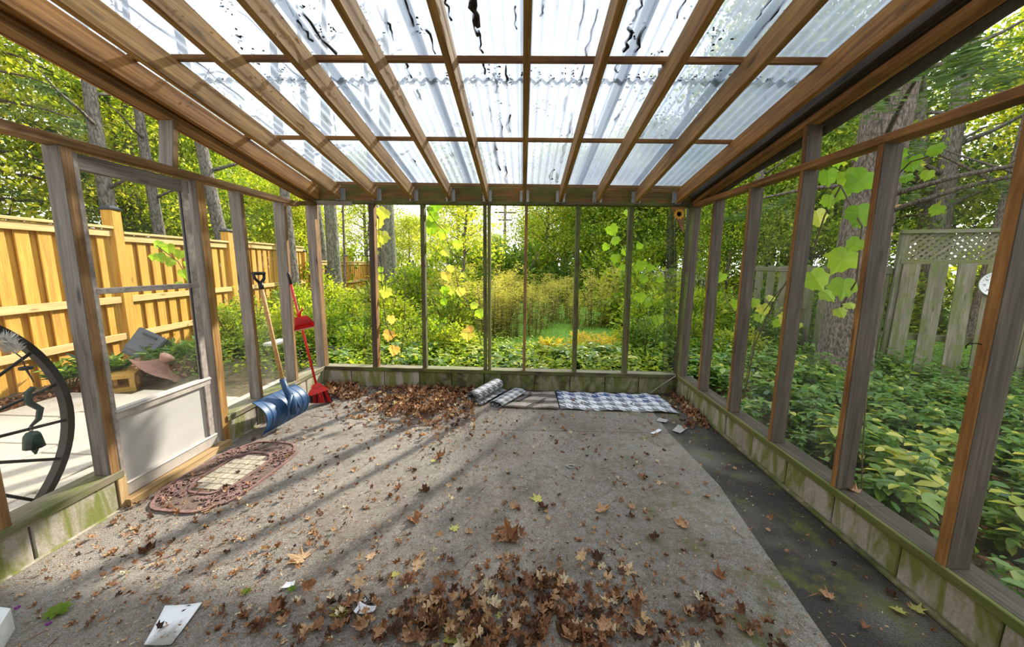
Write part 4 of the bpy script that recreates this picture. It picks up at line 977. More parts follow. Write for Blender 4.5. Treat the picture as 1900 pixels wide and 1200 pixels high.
# wind bell
CX = -2.50
bell = root('wind_bell', (CX, 1.735, .60), label='green verdigris bronze wind bell hanging inside the iron wheel', cat='wind bell')
bm = bmesh.new(); lathe_bm(bm, [(.006, .0), (.022, -.006), (.031, -.02), (.035, -.045), (.040, -.088), (.036, -.088), (.028, -.03), (.004, -.015)], 9); put('bell', from_bm('bell', bm, M_BRONZE), bell)
bm = bmesh.new(); tube_bm(bm, [(0, 0, -.02), (0, 0, -.09), (0, 0, -.125)], [.004, .018, .004], 6); put('clapper', from_bm('clapper', bm, M_BRONZE), bell)
bm = bmesh.new()
tube_bm(bm, [(0, .012*math.cos(t), .014+.012*math.sin(t)) for t in [i*PI/5 for i in range(11)]], .002, 5, False)
put('hook', from_bm('hook', bm, M_IRON), bell)
bm = bmesh.new(); q = [(0, 0, .025), (0, .035, .05), (0, .05, .10), (0, .01, .15), (0, .015, .2), (0, .04, .22)]; tube_bm(bm, q, [.006, .012, .014, .016, .014, .012], 4); put('twisted_arm', from_bm('twisted_arm', bm, M_BRONZE), bell)
fc = root('feather_charm', on(48, 683, 0, CX), label='white feather charm with a dark disc hanging above the wind bell', cat='ornament')
bm = bmesh.new(); lathe_bm(bm, [(.001, -.006), (.024, -.006), (.026, 0), (.024, .008), (.001, .008)], 18); put('disc', from_bm('disc', bm, M_IRON), fc)
bm = bmesh.new(); tube_bm(bm, [(0, 0, 0), (0, -.01, .06), (0, -.03, .09)], .003, 5); tube_bm(bm, [(0, 0, 0), (0, .02, -.08)], [.006, .002], 5); put('cord', from_bm('cord', bm, M_STEM), fc)
n = 260; u = rng.random(n); P = np.stack([rng.normal(size=n)*.008, -.03-.02*u+rng.normal(size=n)*.006, .08+.085*u], 1)
ad = np.stack([rng.normal(size=n)*.4, rng.normal(size=n)*.9-.2, .4+rng.random(n)], 1)
fm_ = leaf_mesh('feather', P, ad, rdir(n), np.full(n, .05), rng.random(n), M_FEATHER, (T_NEED[0]*np.array([1, .6, 1]), T_NEED[1])); put('feather', fm_, fc)

# terracotta lantern roof and ochre lantern house lying on the bed
def at_ground(px, py): return floor_at(px, py, GZ)
p = at_ground(290, 712); lr = root('lantern_roof', (p.x, p.y, GZ+.17), (math.radians(-14), math.radians(38), math.radians(20)), 'terracotta pagoda lantern roof tipped on its side beside the patio', 'lantern')
bm = bmesh.new(); n = 24; nr = 10; rings = []
for j in range(nr+1):
    t = j/nr; ring = []
    for k in range(n):
        a = 2*PI*k/n; c, s = math.cos(a), math.sin(a); sq = 1/max(abs(c), abs(s)); rad = .27*(.22+.78*t)*(1+(sq-1)*t*.9); z = .14*(1-t)**1.8+.06*t**3*(sq-1)*2.2
        ring.append(bm.verts.new((c*rad, s*rad, z)))
    rings.append(ring)
for j in range(nr):
    for k in range(n): bm.faces.new((rings[j][k], rings[j][(k+1) % n], rings[j+1][(k+1) % n], rings[j+1][k]))
bm.faces.new(rings[0])
bmesh.ops.solidify(bm, geom=bm.faces[:], thickness=.03)
put('roof', from_bm('roof', bm, M_TERRA, True), lr)
bm = bmesh.new(); lathe_bm(bm, [(.045, .12), (.05, .15), (.075, .19), (.08, .215), (.06, .235), (.01, .245)], 18); put('finial', from_bm('finial', bm, M_TERRA), lr)
p = at_ground(232, 722); lh = root('lantern_house', (p.x, p.y, GZ+.10), (0, 0, math.radians(35)), 'ochre ceramic lantern house with square openings lying beside the terracotta roof', 'lantern')
bm = bmesh.new(); s = .12
for x in (-1, 1):
    for yy in (-1, 1): bmesh.ops.create_cube(bm, size=1, matrix=Matrix.Translation((x*s*.8, yy*s*.8, 0))@Matrix.Diagonal((.05, .05, .19, 1)))
for z in (-.08, .08): bmesh.ops.create_cube(bm, size=1, matrix=Matrix.Translation((0, 0, z))@Matrix.Diagonal((.25, .25, .045, 1)))
put('frame', from_bm('frame', bm, M_OCHRE), lh)
bm = bmesh.new(); bmesh.ops.create_cone(bm, segments=6, radius1=.13, radius2=.08, depth=.08, cap_ends=True, matrix=Matrix.Translation((.0, .19, .0))@Matrix.Rotation(PI/2, 4, 'X')); put('collar', from_bm('collar', bm, M_OCHRE), lh)
# grey bin
p = fxl(5.1); bn = root('storage_bin', Vector((-5.02, 4.78, .29)), (math.radians(-30), math.radians(32), math.radians(15)), 'grey plastic bin tilted against the cedar fence behind the door glass', 'bin')
bm = bmesh.new(); bmesh.ops.create_cube(bm, size=1, matrix=Matrix.Diagonal((.34, .44, .36, 1)))
for v in bm.verts:
    if v.co.z < 0: v.co.x *= .8; v.co.y *= .8
top = max(bm.faces, key=lambda f: f.calc_center_median().z); bmesh.ops.inset_region(bm, faces=[top], thickness=.03)
ex = bmesh.ops.extrude_face_region(bm, geom=[top]); bmesh.ops.translate(bm, vec=(0, 0, -.3), verts=[v for v in ex['geom'] if isinstance(v, bmesh.types.BMVert)]); bmesh.ops.delete(bm, geom=[top], context='FACES')
bmesh.ops.bevel(bm, geom=bm.edges[:], offset=.012, segments=2, affect='EDGES'); put('body', from_bm('body', bm, M_BIN), bn)
bm = bmesh.new(); bmesh.ops.create_cube(bm, size=1, matrix=Matrix.Translation((0, -.235, .12))@Matrix.Diagonal((.16, .03, .02, 1))); put('handle', from_bm('handle', bm, M_BLACK), bn)
# lily / euphorbia plants by the bin
lm_ = []
for sd in range(2):
    random.seed(sd+90); P, A = [], []
    bm = bmesh.new()
    for k in range(9):
        a = k*2.4; t = Vector((math.cos(a)*.16, math.sin(a)*.16, random.uniform(.25, .42))); tube_bm(bm, [(0, 0, 0), t*.5, t], .005, 4)
        for j in range(26): d = random.random()*6.28; P.append(tuple(t*random.uniform(.6, 1.0))); A.append((math.cos(d), math.sin(d), random.uniform(.1, .7)))
    N = len(P); lm_.append((from_bm('stems', bm, M_STEMG), leaf_mesh('spurge_leaves', np.array(P), np.array(A), rdir(N, 1.5), rng.uniform(.10, .17, N), .45+rng.normal(size=N)*.2, L_COVER, (T_DIA[0]*np.array([1, .45, 1]), T_DIA[1]))))
for i, (x, y) in enumerate(((-4.72, 4.62), (-5.0, 4.25), (-4.55, 4.95), (-5.2, 4.0), (-4.85, 5.1))):
    r = root('spurge_plant', (x, y, GZ), (0, 0, i*1.1), 'spiky narrow leaved green plant beside the grey bin', 'plant', 'spiky plants beside the grey bin'); put('stems', lm_[i % 2][0], r); put('leaves', lm_[i % 2][1], r)
# bench end outside the left wall
bx = on(517, 636, 0, -3.35); bz = .36
bench = root('wooden_bench', (bx.x, bx.y, GZ), label='pale garden bench end seen between the two farthest left studs', cat='bench')
board('seat', (bx.x-.06, bx.y-.12, bz), (bx.x-.06, bx.y+.22, bz), .16, .035, W_WHITEB, bench)
for dy in (.04, .18):
    for dx in (.0, -.10): board('leg', (bx.x+dx, bx.y+dy, GZ), (bx.x+dx, bx.y+dy, bz-.015), .07, .07, W_HANDLE, bench)
# black bent railing behind the corner
p = on(578, 652, 1, 5.2); hb = root('iron_bracket', (p.x, p.y, GZ), label='black bent metal bracket just outside the left back corner', cat='bracket')
q = [on(x_, y_, 1, 5.2) for x_, y_ in ((610, 644), (618, 644), (624, 653), (631, 645), (648, 652))]; q0 = on(556, 650, 1, 5.2)
bm = bmesh.new(); tube_bm(bm, [v-hb.location for v in [q0]+q], [.014]*6, 6); put('bar', from_bm('bar', bm, M_BLACK), hb)
bm = bmesh.new(); tube_bm(bm, [q0-hb.location, (q0.x-hb.location.x, 0, 0)], .012, 6); put('stake', from_bm('stake', bm, M_BLACK), hb)

# ================================================================== TOOLS against the left wall
fl = lambda x_, y_: floor_at(x_, y_)
# snow shovel: scoop stands on its cutting edge, back turned to the room
eA, eB = Vector((-2.16, 2.925, .012)), Vector((-2.10, 3.44, .012))       # cutting edge ends
gp = Vector((XL+.055, 3.235, 1.36)); mid = (eA+eB)/2
sx = (eB-eA).normalized(); hold = gp-mid; sz = (hold-sx*hold.dot(sx)).normalized(); sy = sz.cross(sx)
Ms = Matrix((sx, sy, sz)).transposed().to_4x4(); Ms.translation = mid
sh = root('snow_shovel', label='blue plastic snow shovel with a wooden handle leaning on the left wall', cat='shovel'); sh.matrix_basis = Ms
HL = hold.dot(sz); off = hold.dot(sx)
# local: x along edge, z up the handle, y = normal; room side is +x world
rs = 1 if sy.x > 0 else -1
def scoop(u, v):
    ang = (v-.0)*1.75; rad = .21; x_ = (u-.5)*.53*(1-.05*v)
    yy = -rs*(rad*math.sin(ang)*.0)+rs*(-.02+.135*math.sin(v*PI*.62)-.17*v**2.2); zz = .34*v*(1-.12*v)
    rib = .006*max(0, math.cos(u*2*PI*7))**3*min(1, v*6)
    return (x_, yy+rs*rib, zz)
put('scoop', grid_mesh('scoop', scoop, 84, 18, M_BLUE, thick=.006), sh)
bm = bmesh.new(); bmesh.ops.create_cube(bm, size=1, matrix=Matrix.Translation((0, -rs*.015, .012))@Matrix.Diagonal((.53, .012, .03, 1))); put('wear_strip', from_bm('wear_strip', bm, M_STEEL), sh)
bm = bmesh.new(); tube_bm(bm, [(0, rs*.09, .09), (0, rs*.10, .2), (off*.26, rs*.05, .33), (off*.3, rs*.035, .42)], [.028, .034, .026, .024], 12)
for s in (-1, 1): tube_bm(bm, [(0, rs*.1, .27), (s*.09, rs*.095, .1)], [.02, .008], 8)
put('socket', from_bm('socket', bm, M_BLUE), sh)
bm = bmesh.new(); tube_bm(bm, [(off*.27, rs*.04, .36), (off*.6, rs*.016, HL*.6), (off*.93, 0, HL-.10)], [.0175]*3, 12); put('handle', from_bm('handle', bm, W_HANDLE), sh)
bm = bmesh.new(); c = Vector((off, 0, HL)); sd = Vector((1, 0, 0))
tube_bm(bm, [(off*.92, 0, HL-.13), (off*.95, 0, HL-.07)], [.02, .021], 12)
tube_bm(bm, [(off*.95, 0, HL-.08), tuple(c+sd*.05+Vector((0, 0, -.035))), tuple(c+sd*.058+Vector((0, 0, .005)))], [.014, .012, .012], 8)
tube_bm(bm, [(off*.95, 0, HL-.08), tuple(c-sd*.05+Vector((0, 0, -.035))), tuple(c-sd*.058+Vector((0, 0, .005)))], [.014, .012, .012], 8)
tube_bm(bm, [tuple(c-sd*.064+Vector((0, 0, .01))), tuple(c+sd*.064+Vector((0, 0, .01)))], [.015, .015], 10)
put('grip', from_bm('grip', bm, M_BLACK), sh)
# broom
bt = on(534, 505, 0, XL+.035); bb = Vector((-2.10, 3.66, .17)); bd = (bt-bb).normalized()
bx_ = Vector((.55, .83, 0)); bx_ = (bx_-bd*bx_.dot(bd)).normalized(); by_ = bd.cross(bx_)
Mb = Matrix((bx_, by_, bd)).transposed().to_4x4(); Mb.translation = bb
br = root('broom', label='red angled broom leaning in the left back corner', cat='broom'); br.matrix_basis = Mb; BL = (bt-bb).length
bm = bmesh.new(); tube_bm(bm, [(0, 0, .0), (0, 0, BL-.11)], [.012, .012], 12); put('handle', from_bm('handle', bm, M_RED), br)
bm = bmesh.new(); tube_bm(bm, [(0, 0, BL-.12), (0, 0, BL-.01), (0, 0, BL)], [.0145, .014, .009], 12); put('grip', from_bm('grip', bm, M_BLACK), br)
bm = bmesh.new()
for (w0, w1, z0, z1, y0, y1) in ((.055, .03, .03, .07, .03, .025), (.10, .055, -.03, .03, .045, .03)):
    vs = [bm.verts.new((sx_*w, sy_*y_, z)) for w, y_, z in ((w0, y0, z0), (w1, y1, z1)) for sx_, sy_ in ((-1, -1), (1, -1), (1, 1), (-1, 1))]
    for f in ((0, 1, 2, 3), (4, 7, 6, 5), (0, 4, 5, 1), (1, 5, 6, 2), (2, 6, 7, 3), (3, 7, 4, 0)): bm.faces.new([vs[i] for i in f])
bmesh.ops.bevel(bm, geom=bm.edges[:], offset=.008, segments=2, affect='EDGES'); put('head', from_bm('head', bm, M_RED), br)
n = 900; u = rng.uniform(-1, 1, n); P = np.stack([u*.085, rng.uniform(-.032, .032, n), np.full(n, -.02)], 1); ad = np.stack([u*.25+rng.normal(size=n)*.03, rng.normal(size=n)*.04, np.full(n, -1.)], 1)
T_BR = (np.array([(0, -.012, 0), (0, .012, 0), (1, .012, 0), (1, -.012, 0)]), [(0, 1, 2), (0, 2, 3)])
L_ = .115+.035*u; k = np.abs(u) % .5 > .32
put('bristles', leaf_mesh('bristles', P[~k], ad[~k], rdir(int((~k).sum())), L_[~k]*1.05, rng.random(int((~k).sum())), M_REDP, T_BR), br)
put('dark_bristles', leaf_mesh('dark_bristles', P[k], ad[k], rdir(int(k.sum())), L_[k]*1.05, rng.random(int(k.sum())), M_BLACK, T_BR), br)
# dustpan clipped on the broom handle
dz = (on(551, 598, 0, XL+.1)-bb).dot(bd)
dpn = root('dustpan', label='red dustpan clipped halfway up the red broom handle', cat='dustpan'); Md = Mb@Matrix.Translation((0, -.0, dz))
dpn.matrix_basis = Md@Matrix.Scale(.88, 4); fs_ = 1 if by_.y < 0 else -1
bm = bmesh.new(); a = fs_*.02
vs = [bm.verts.new(v) for v in ((-.06, a, .06), (.06, a, .06), (.115, a+fs_*.03, -.085), (-.115, a+fs_*.03, -.085), (-.06, a+fs_*.05, .055), (.06, a+fs_*.05, .055), (.105, a+fs_*.075, -.03), (-.105, a+fs_*.075, -.03))]
for f in ((0, 1, 2, 3), (0, 4, 5, 1), (0, 3, 7, 4), (1, 5, 6, 2), (4, 7, 6, 5)): bm.faces.new([vs[i] for i in f])
bmesh.ops.solidify(bm, geom=bm.faces[:], thickness=.004); put('pan', from_bm('pan', bm, M_RED), dpn)
bm = bmesh.new(); bmesh.ops.create_cube(bm, size=1, matrix=Matrix.Translation((0, a+fs_*.033, -.088))@Matrix.Diagonal((.235, .012, .012, 1))); put('lip', from_bm('lip', bm, plain('pale_pink_rubber', (.7, .35, .3))), dpn)
bm = bmesh.new(); tube_bm(bm, [(0, a, .05), (0, a+fs_*.012, .10), (.03, a+fs_*.03, .13), (.032, a+fs_*.03, .155)], [.014, .013, .011, .008], 8)
bmesh.ops.create_cube(bm, size=1, matrix=Matrix.Translation((0, 0, .08))@Matrix.Diagonal((.036, .034, .03, 1))); put('handle_clip', from_bm('handle_clip', bm, M_RED), dpn)

# ================================================================== MATS
# ornate doormat
mc = [floor_at(*q) for q in ((268, 914), (432, 924), (545, 842), (515, 822), (440, 833))]
mo = Vector((-2.02, 2.40, .012)); ang = math.radians(4)
dm = root('doormat', (-2.01, 2.385, .009), (0, 0, math.radians(-4)), 'ornate pinkish rubber doormat with a lattice centre at the door', 'doormat')
MW, MH = .285, .40
def mat_out(sc=1.):
    o_ = []
    for k in range(64):
        a = 2*PI*k/64; c, s = math.cos(a), math.sin(a)
        x_ = MW*sc*math.copysign(abs(c)**.42, c); y_ = MH*sc*math.copysign(abs(s)**.5, s)
        if abs(s) > .72: y_ += MH*.12*sc*math.cos((a-(PI/2 if s > 0 else 3*PI/2))*3.5)*(1 if s > 0 else -1)
        o_.append((x_, y_))
    return o_
def band(bm, o1, o2, z0, z1):
    n = len(o1); v = [[bm.verts.new((x_, y_, z)) for x_, y_ in o_] for o_, z in ((o1, z0), (o1, z1), (o2, z1), (o2, z0))]
    for i in range(n):
        j = (i+1) % n
        for a, b in ((0, 1), (1, 2), (2, 3)): bm.faces.new((v[a][i], v[a][j], v[b][j], v[b][i]))
bm = bmesh.new(); prism_bm(bm, mat_out(.985), .004, 0); put('backing', from_bm('backing', bm, M_MATB), dm)
bm = bmesh.new(); band(bm, mat_out(1.), mat_out(.955), 0, .012); put('rim', from_bm('rim', bm, M_MAT), dm)
io = [(x_*.56*.98, y_*.60) for x_, y_ in mat_out(1.)]; io2 = [(x_*.92, y_*.94) for x_, y_ in io]
bm = bmesh.new(); band(bm, io, io2, .003, .012); put('inner_rim', from_bm('inner_rim', bm, M_MAT), dm)
random.seed(3)
bm = bmesh.new()
for i in range(-4, 5):                     # lattice tiles of the centre
    for j in range(-5, 6):
        x_, y_ = i*.052, j*.062
        if (x_/(MW*.50))**2+(y_/(MH*.57))**2 > 1.15 or abs(x_) > MW*.47 or abs(y_) > MH*.52: continue
        bmesh.ops.create_cube(bm, size=1, matrix=Matrix.Translation((x_, y_, .006))@Matrix.Rotation(.0, 4, 'Z')@Matrix.Diagonal((.046, .056, .006, 1)))
        tile = from_bm('lattice_tile', bm, M_MATC); put('lattice_tile', tile, dm); bm = bmesh.new()
bm.free()
bm = bmesh.new()                            # scrolls and leaf shapes of the border
for k in range(230):
    a = random.random()*2*PI; t = random.uniform(.60, .94); c, s = math.cos(a), math.sin(a)
    x_ = MW*t*math.copysign(abs(c)**.42, c); y_ = MH*t*math.copysign(abs(s)**.5, s)
    if abs(x_) < MW*.58 and abs(y_) < MH*.62: continue
    if k % 3:
        r = random.uniform(.012, .03); a0 = random.random()*6; tube_bm(bm, [(x_+r*(1-q*.08)*math.cos(a0+q*.6), y_+r*(1-q*.08)*math.sin(a0+q*.6), .008) for q in range(9)], [.005-.0003*q for q in range(9)], 5)
    else:
        r = random.uniform(.015, .028); a0 = random.random()*6; vs = [bm.verts.new((x_+r*(1 if q % 2 else .5)*math.cos(a0+q*PI/5), y_+r*(1 if q % 2 else .5)*math.sin(a0+q*PI/5), .011)) for q in range(10)]; bm.faces.new(vs)
tag(put('scrollwork', from_bm('scrollwork', bm, M_MAT), dm), kind='stuff')

# houndstooth rug by the back wall
ra, rb_, rc, rd = Vector((.42, 4.255, 0)), Vector((1.60, 4.25, 0)), Vector((1.63, 3.70, 0)), Vector((.41, 3.71, 0))
def rugf(u, v):
    p = (rd*(1-u)+rc*u)*(1-v)+(ra*(1-u)+rb_*u)*v
    return (p.x, p.y, .012+.010*math.sin(u*17+v*3)*math.sin(v*5+1)+.008*math.sin(u*31)*v+.006)
me = grid_mesh('rug', rugf, 50, 20, M_HOUND, uv=lambda u, v: (u*1.2, v*.55), thick=.004)
tag(put('rug', me), 'blue grey and white houndstooth rug laid flat along the back wall', 'rug')
# striped dark mats
sa, sb, sc_, sd_ = Vector((.40, 4.24, 0)), Vector((-.12, 4.22, 0)), Vector((-.20, 3.72, 0)), Vector((.40, 3.70, 0))
def strf(u, v): p = (sd_*(1-u)+sc_*u)*(1-v)+(sa*(1-u)+sb*u)*v; return (p.x, p.y, .014+.006*math.sin(u*9+v*7))
tag(put('striped_mat', grid_mesh('striped_mat', strf, 24, 16, M_STRIPE, uv=lambda u, v: (u*.5, v*.55), thick=.005)), 'dirty dark striped mat between the rolled mat and the houndstooth rug', 'mat')
# rolled mats
def rolled(name, p0, p1, r, turns, label, flat=1., tail=0., a0=0.):
    p0, p1 = Vector(p0), Vector(p1); ax = (p1-p0).normalized(); up_ = (Vector((0, 0, 1))-ax*ax.z).normalized(); sd_ = ax.cross(up_); L = (p1-p0).length
    def f(u, v):
        if v < .12 and tail: s = v/.12; q = sd_*(tail*(1-s))+up_*(-r*flat*.96)
        else:
            s = (v-.12)/.88 if tail else v; a = -PI/2+a0+s*turns*2*PI; rr_ = r*(1-.42*s); q = sd_*(rr_*math.cos(a))+up_*(rr_*flat*math.sin(a))
        return p0+ax*(L*u)+q
    me = grid_mesh(name, f, 10, 60, M_ROLL, uv=lambda u, v: (v*1.3, u*.8), thick=.005)
    return tag(put(name, me), label, 'mat')
rolled('rolled_mat', (-.52, 3.80, .085), (-.27, 4.22, .115), .078, 1.7, 'grey patterned mat rolled into a tube, left end of the mats', .82, .12)
rolled('folded_mat', (-.27, 3.74, .04), (-.02, 4.18, .045), .10, 1.12, 'grey patterned mat folded flat beside the rolled one', .34, -.04)
# loose strips of underlay
for i, (a, b, w_) in enumerate((((960, 748), (985, 735), .035), ((975, 760), (1012, 744), .02))):
    p, q = fl(*a), fl(*b); tag(board('mat_strip', p+Vector((0, 0, .03)), q+Vector((0, 0, .034)), w_, .006, M_DARK), ('dark torn strip of mat edging behind the folded mat', 'thin torn strip of mat edging on the striped mat')[i], 'strip')

# ================================================================== PAPERS AND SMALL LITTER
def sheet_paper(name, pts, label, mat, cat='paper', z=.012, curl=.01):
    P = [fl(*q) for q in pts]; c = sum(P, Vector())/4
    def f(u, v):
        p = (P[3]*(1-u)+P[2]*u)*(1-v)+(P[0]*(1-u)+P[1]*u)*v
        return (p.x-c.x, p.y-c.y, z+curl*((2*u-1)**2*.6+abs(2*v-1)**3*.6))
    o = put(name, grid_mesh(name, f, 8, 8, mat, thick=.001)); o.location = (c.x, c.y, 0); return tag(o, label, cat)
sheet_paper('paper_sheet', ((307, 1130), (376, 1124), (318, 1203), (268, 1203)), 'white sheet of paper with a grey smudge on the front left carpet', M_PAPERS, curl=.006)
sheet_paper('paper_card', ((655, 718), (667, 718), (665, 726), (651, 726)), 'small white card lying near the left end of the back wall', M_PAPER)
sheet_paper('paper_scrap', ((532, 1087), (548, 1084), (545, 1094), (520, 1098)), 'small torn printed scrap of pale paper among the leaves', M_PAPER)
tg = sheet_paper('paper_ticket', ((648, 1093), (661, 1090), (695, 1131), (680, 1139)), 'dark printed paper strip with white lettering in the front leaves', M_DARK)
for k, (s, x_) in enumerate((('73', -.045), ('5.74', .02))):
    tm_ = text_mesh(s, .022, M_WHITE); d_ = (fl(690, 1133)-fl(656, 1093)); o = put('lettering', tm_, tg)
    an = math.atan2(d_.y, d_.x); o.matrix_basis = Matrix.Rotation(an, 4, 'Z')@Matrix.Translation((x_, 0, .0165))
sheet_paper('paper_wrap', ((668, 1128), (699, 1136), (690, 1146), (652, 1148)), 'crumpled clear white wrapper beneath the dark printed strip', M_PAPER, curl=.02)
for i, (pts, lb) in enumerate(((((1222, 777), (1240, 781), (1236, 786), (1217, 783)), 'smaller grey slate chip near the corner of the houndstooth rug'), (((1258, 790), (1276, 796), (1262, 806), (1247, 801)), 'larger square grey slate chip near the right back corner'), (((1215, 808), (1228, 800), (1222, 798), (1206, 806)), 'pale torn card scrap at the end of the grey carpet'))):
    sheet_paper('slate_chip', pts, lb, M_SHINGLE if i < 2 else M_PAPER, 'chip', curl=.002)
bm = bmesh.new(); c = fl(1058, 868); tube_bm(bm, [(c.x+.028*math.cos(t), c.y+.02*math.sin(t), .014+.004*math.sin(t*2)) for t in [i*.5 for i in range(12)]], .007, 6)
tag(put('plastic_ring', from_bm('plastic_ring', bm, M_SHINGLE)), 'small broken grey plastic ring on the carpet right of centre', 'ring')
# twine from the corner with a yellow leaf
q = [on(1254, 697, 1, D-.03), on(1232, 711, 1, D-.03), on(1216, 722, 1, D-.05), on(1206, 730, 1, D-.06)]
tag(tube('twine', q, .0035, M_STRING, seg=6), 'pale twine stretched from the right back corner post down to the block wall', 'twine')
# hook on the nearest right stud
hk = on(1823, 640, 0, XR-.004); bm = bmesh.new()
tube_bm(bm, [(hk.x+.01, hk.y, hk.z), (hk.x-.012, hk.y+.008, hk.z+.004), (hk.x-.024, hk.y+.022, hk.z+.002), (hk.x-.024, hk.y+.034, hk.z-.012), (hk.x-.018, hk.y+.036, hk.z-.022)], .0022, 6)
tag(put('screw_hook', from_bm('screw_hook', bm, M_IRON)), 'small dark screw hook on the nearest right stud', 'hook')
# sunflower gusset in the right back corner
gs = root('corner_gusset', on(1250, 400, 1, D-.02), label='brown triangular corner gusset painted with a yellow sunflower', cat='gusset')
g0 = gs.location; vs = [on(x_, y_, 1, D-.02)-g0 for x_, y_ in ((1244, 383), (1272, 383), (1268, 432))]
bm = bmesh.new(); a_ = [bm.verts.new(v) for v in vs]; b_ = [bm.verts.new(v+Vector((0, .02, 0))) for v in vs]; bm.faces.new(a_); bm.faces.new(b_[::-1])
for i in range(3): bm.faces.new((a_[i], b_[i], b_[(i+1) % 3], a_[(i+1) % 3]))
put('board', from_bm('board', bm, W_STUD), gs)
fcn = on(1260, 397, 1, D-.025)-g0
for k in range(11):
    a = k*2*PI/11; bm = bmesh.new(); prism_bm(bm, [(0, -.010), (.045, -.012), (.062, 0), (.045, .012), (0, .010)], .003)
    put('petal', from_bm('petal', bm, M_PETAL), gs, M=Matrix.Translation(fcn)@Matrix.Rotation(PI/2, 4, 'X')@Matrix.Rotation(a, 4, 'Z'))
# rolled dark screen under the right plate, outside
q = [(XR+.135, y_, zr(y_)-.005-.02*math.sin(y_*3)) for y_ in [4.2-.3*i for i in range(16)]]
tag(tube('rolled_screen', q, [.02+.002*i for i in range(10)]+[.045, .05, .05, .05, .05, .05], M_TARP, seg=10), 'dark rolled up screen hanging outside under the right roof edge', 'screen')
# torn insect mesh hanging at the back corners
for nm, px0, px1, y0, y1, lb in (('torn_mesh', 672, 690, 450, 684, 'torn dark insect mesh hanging beside the first back stud'), ('torn_mesh', 1228, 1256, 430, 690, 'torn dark insect mesh hanging beside the right back corner post')):
    A, B, C_, D_ = on(px0+10, y0-40, 1, D+.13), on(px1, y0-40, 1, D+.13), on(px1, y1, 1, D+.13), on(px0, y1, 1, D+.13)
    def f(u, v): p = (D_*(1-u)+C_*u)*(1-v)+(A*(1-u)+B*u)*v; return (p.x, p.y+.02*math.sin(u*14), p.z)
    tag(put(nm, grid_mesh(nm, f, 12, 10, M_MESH)), lb, 'insect mesh')
# white painted corner of the house door step in the near left corner
p = fl(6, 1192); st_ = tag(put('door_step', from_bm('door_step', (lambda b: (prism_bm(b, [(p.x-.12, p.y-.30), (p.x+.0, p.y-.30), (p.x+.035, p.y-.02), (p.x-.02, p.y+.05), (p.x-.12, p.y+.06)], .10, .0), b)[1])(bmesh.new()), M_WHITE)), 'white painted block edge in the near left corner of the floor', 'step')

# ================================================================== VINES with large leaves
HEART = [(0, 0), (.16, -.10), (.36, -.09), (.50, .06), (.50, .26), (.62, .42), (.42, .56), (.30, .78), (.14, .80), (0, 1.04)]
def vine_leaf_mesh(tint, sd):
    random.seed(sd); out_ = [(x_*.95*random.uniform(.92, 1.08), y_*random.uniform(.96, 1.04)) for x_, y_ in HEART]
    pts = out_+[(-x_, y_) for x_, y_ in out_[1:-1]][::-1]
    vs = [(x_, y_, -.16*x_*x_*3+.05*math.sin(y_*6)-.12*y_*y_) for x_, y_ in pts]; vs.append((0, .38, .03)); n = len(pts)
    me = bpy.data.meshes.new('vine_leaf'); me.from_pydata(vs, [], [(i, (i+1) % n, n) for i in range(n)])
    at = me.attributes.new('tint', 'FLOAT', 'FACE')
    for i, dd in enumerate(at.data): dd.value = min(1, max(0, tint+random.uniform(-.06, .06)))
    me.materials.append(L_VINE); return me
VL = {}
def vleaf(parent, px, py, s, tint, ax, v, r0=None):
    c = on(px, py, ax, v); dist = (c-CAM).dot(CF); size = s/FPX*dist*1.0
    key = (round(tint*8), random.randrange(3)); 
    if key not in VL: VL[key] = vine_leaf_mesh(key[0]/8, key[0]*7+key[1])
    view = (CAM-c).normalized(); z = (view+Vector((random.uniform(-.5, .5), random.uniform(-.5, .5), random.uniform(-.1, .7)))).normalized()
    y = Vector((random.uniform(-.7, .7), random.uniform(-.4, .4), -1)); y = (y-z*y.dot(z)).normalized(); x = y.cross(z)
    m = Matrix((x, y, z)).transposed().to_4x4(); m.translation = c-y*size*.45
    put('leaf', VL[key], parent, M=parent.matrix_basis.inverted()@m@Matrix.Diagonal((size, size, size, 1)))
def vine(ax, v, label, stems, leaves, rad=.004):
    p0 = on(*stems[0][0], ax, v); r = root('vine', p0, label=label, cat='vine'); bm = bmesh.new()
    for st in stems: tube_bm(bm, [on(x_, y_, ax, v+random.uniform(-.02, .02))-p0 for x_, y_ in st], rad, 5)
    put('stem', from_bm('stem', bm, M_STEM), r)
    for px, py, s, t in leaves: vleaf(r, px, py, s, t, ax, v+random.uniform(-.05, .06))
    return r
random.seed(42)
vine(1, D+.22, 'grapevine with pale heart shaped leaves hanging in the second back bay', [[(705, 384), (702, 420), (706, 460), (708, 520), (716, 600), (735, 640), (748, 686)], [(752, 500), (750, 600), (744, 660)], [(716, 545), (712, 470)]],
     [(711, 396, 24, .72), (698, 392, 13, .6), (702, 416, 20, .76), (711, 440, 26, .72), (702, 451, 18, .74), (707, 515, 14, .66), (715, 543, 22, .76), (725, 594, 17, .97), (722, 623, 20, .98), (731, 651, 19, 1.), (705, 500, 12, .4), (696, 470, 12, .5)])
vine(1, D+.22, 'grapevine climbing diagonally with yellow and orange leaves in the third back bay', [[(790, 383), (806, 410), (825, 430), (842, 485), (851, 540), (868, 560), (884, 600), (893, 640)]],
     [(809, 381, 26, .3), (799, 391, 16, .35), (805, 404, 22, .38), (800, 424, 26, .42), (820, 435, 22, .5), (849, 454, 18, .62), (827, 468, 17, .78), (836, 499, 15, .7), (829, 512, 19, .82), (837, 539, 18, .7), (855, 542, 17, .9), (861, 510, 11, .7), (878, 567, 16, .66), (890, 582, 18, .55), (868, 621, 24, .93), (872, 610, 14, .97), (826, 540, 16, .4), (824, 560, 14, .4)])
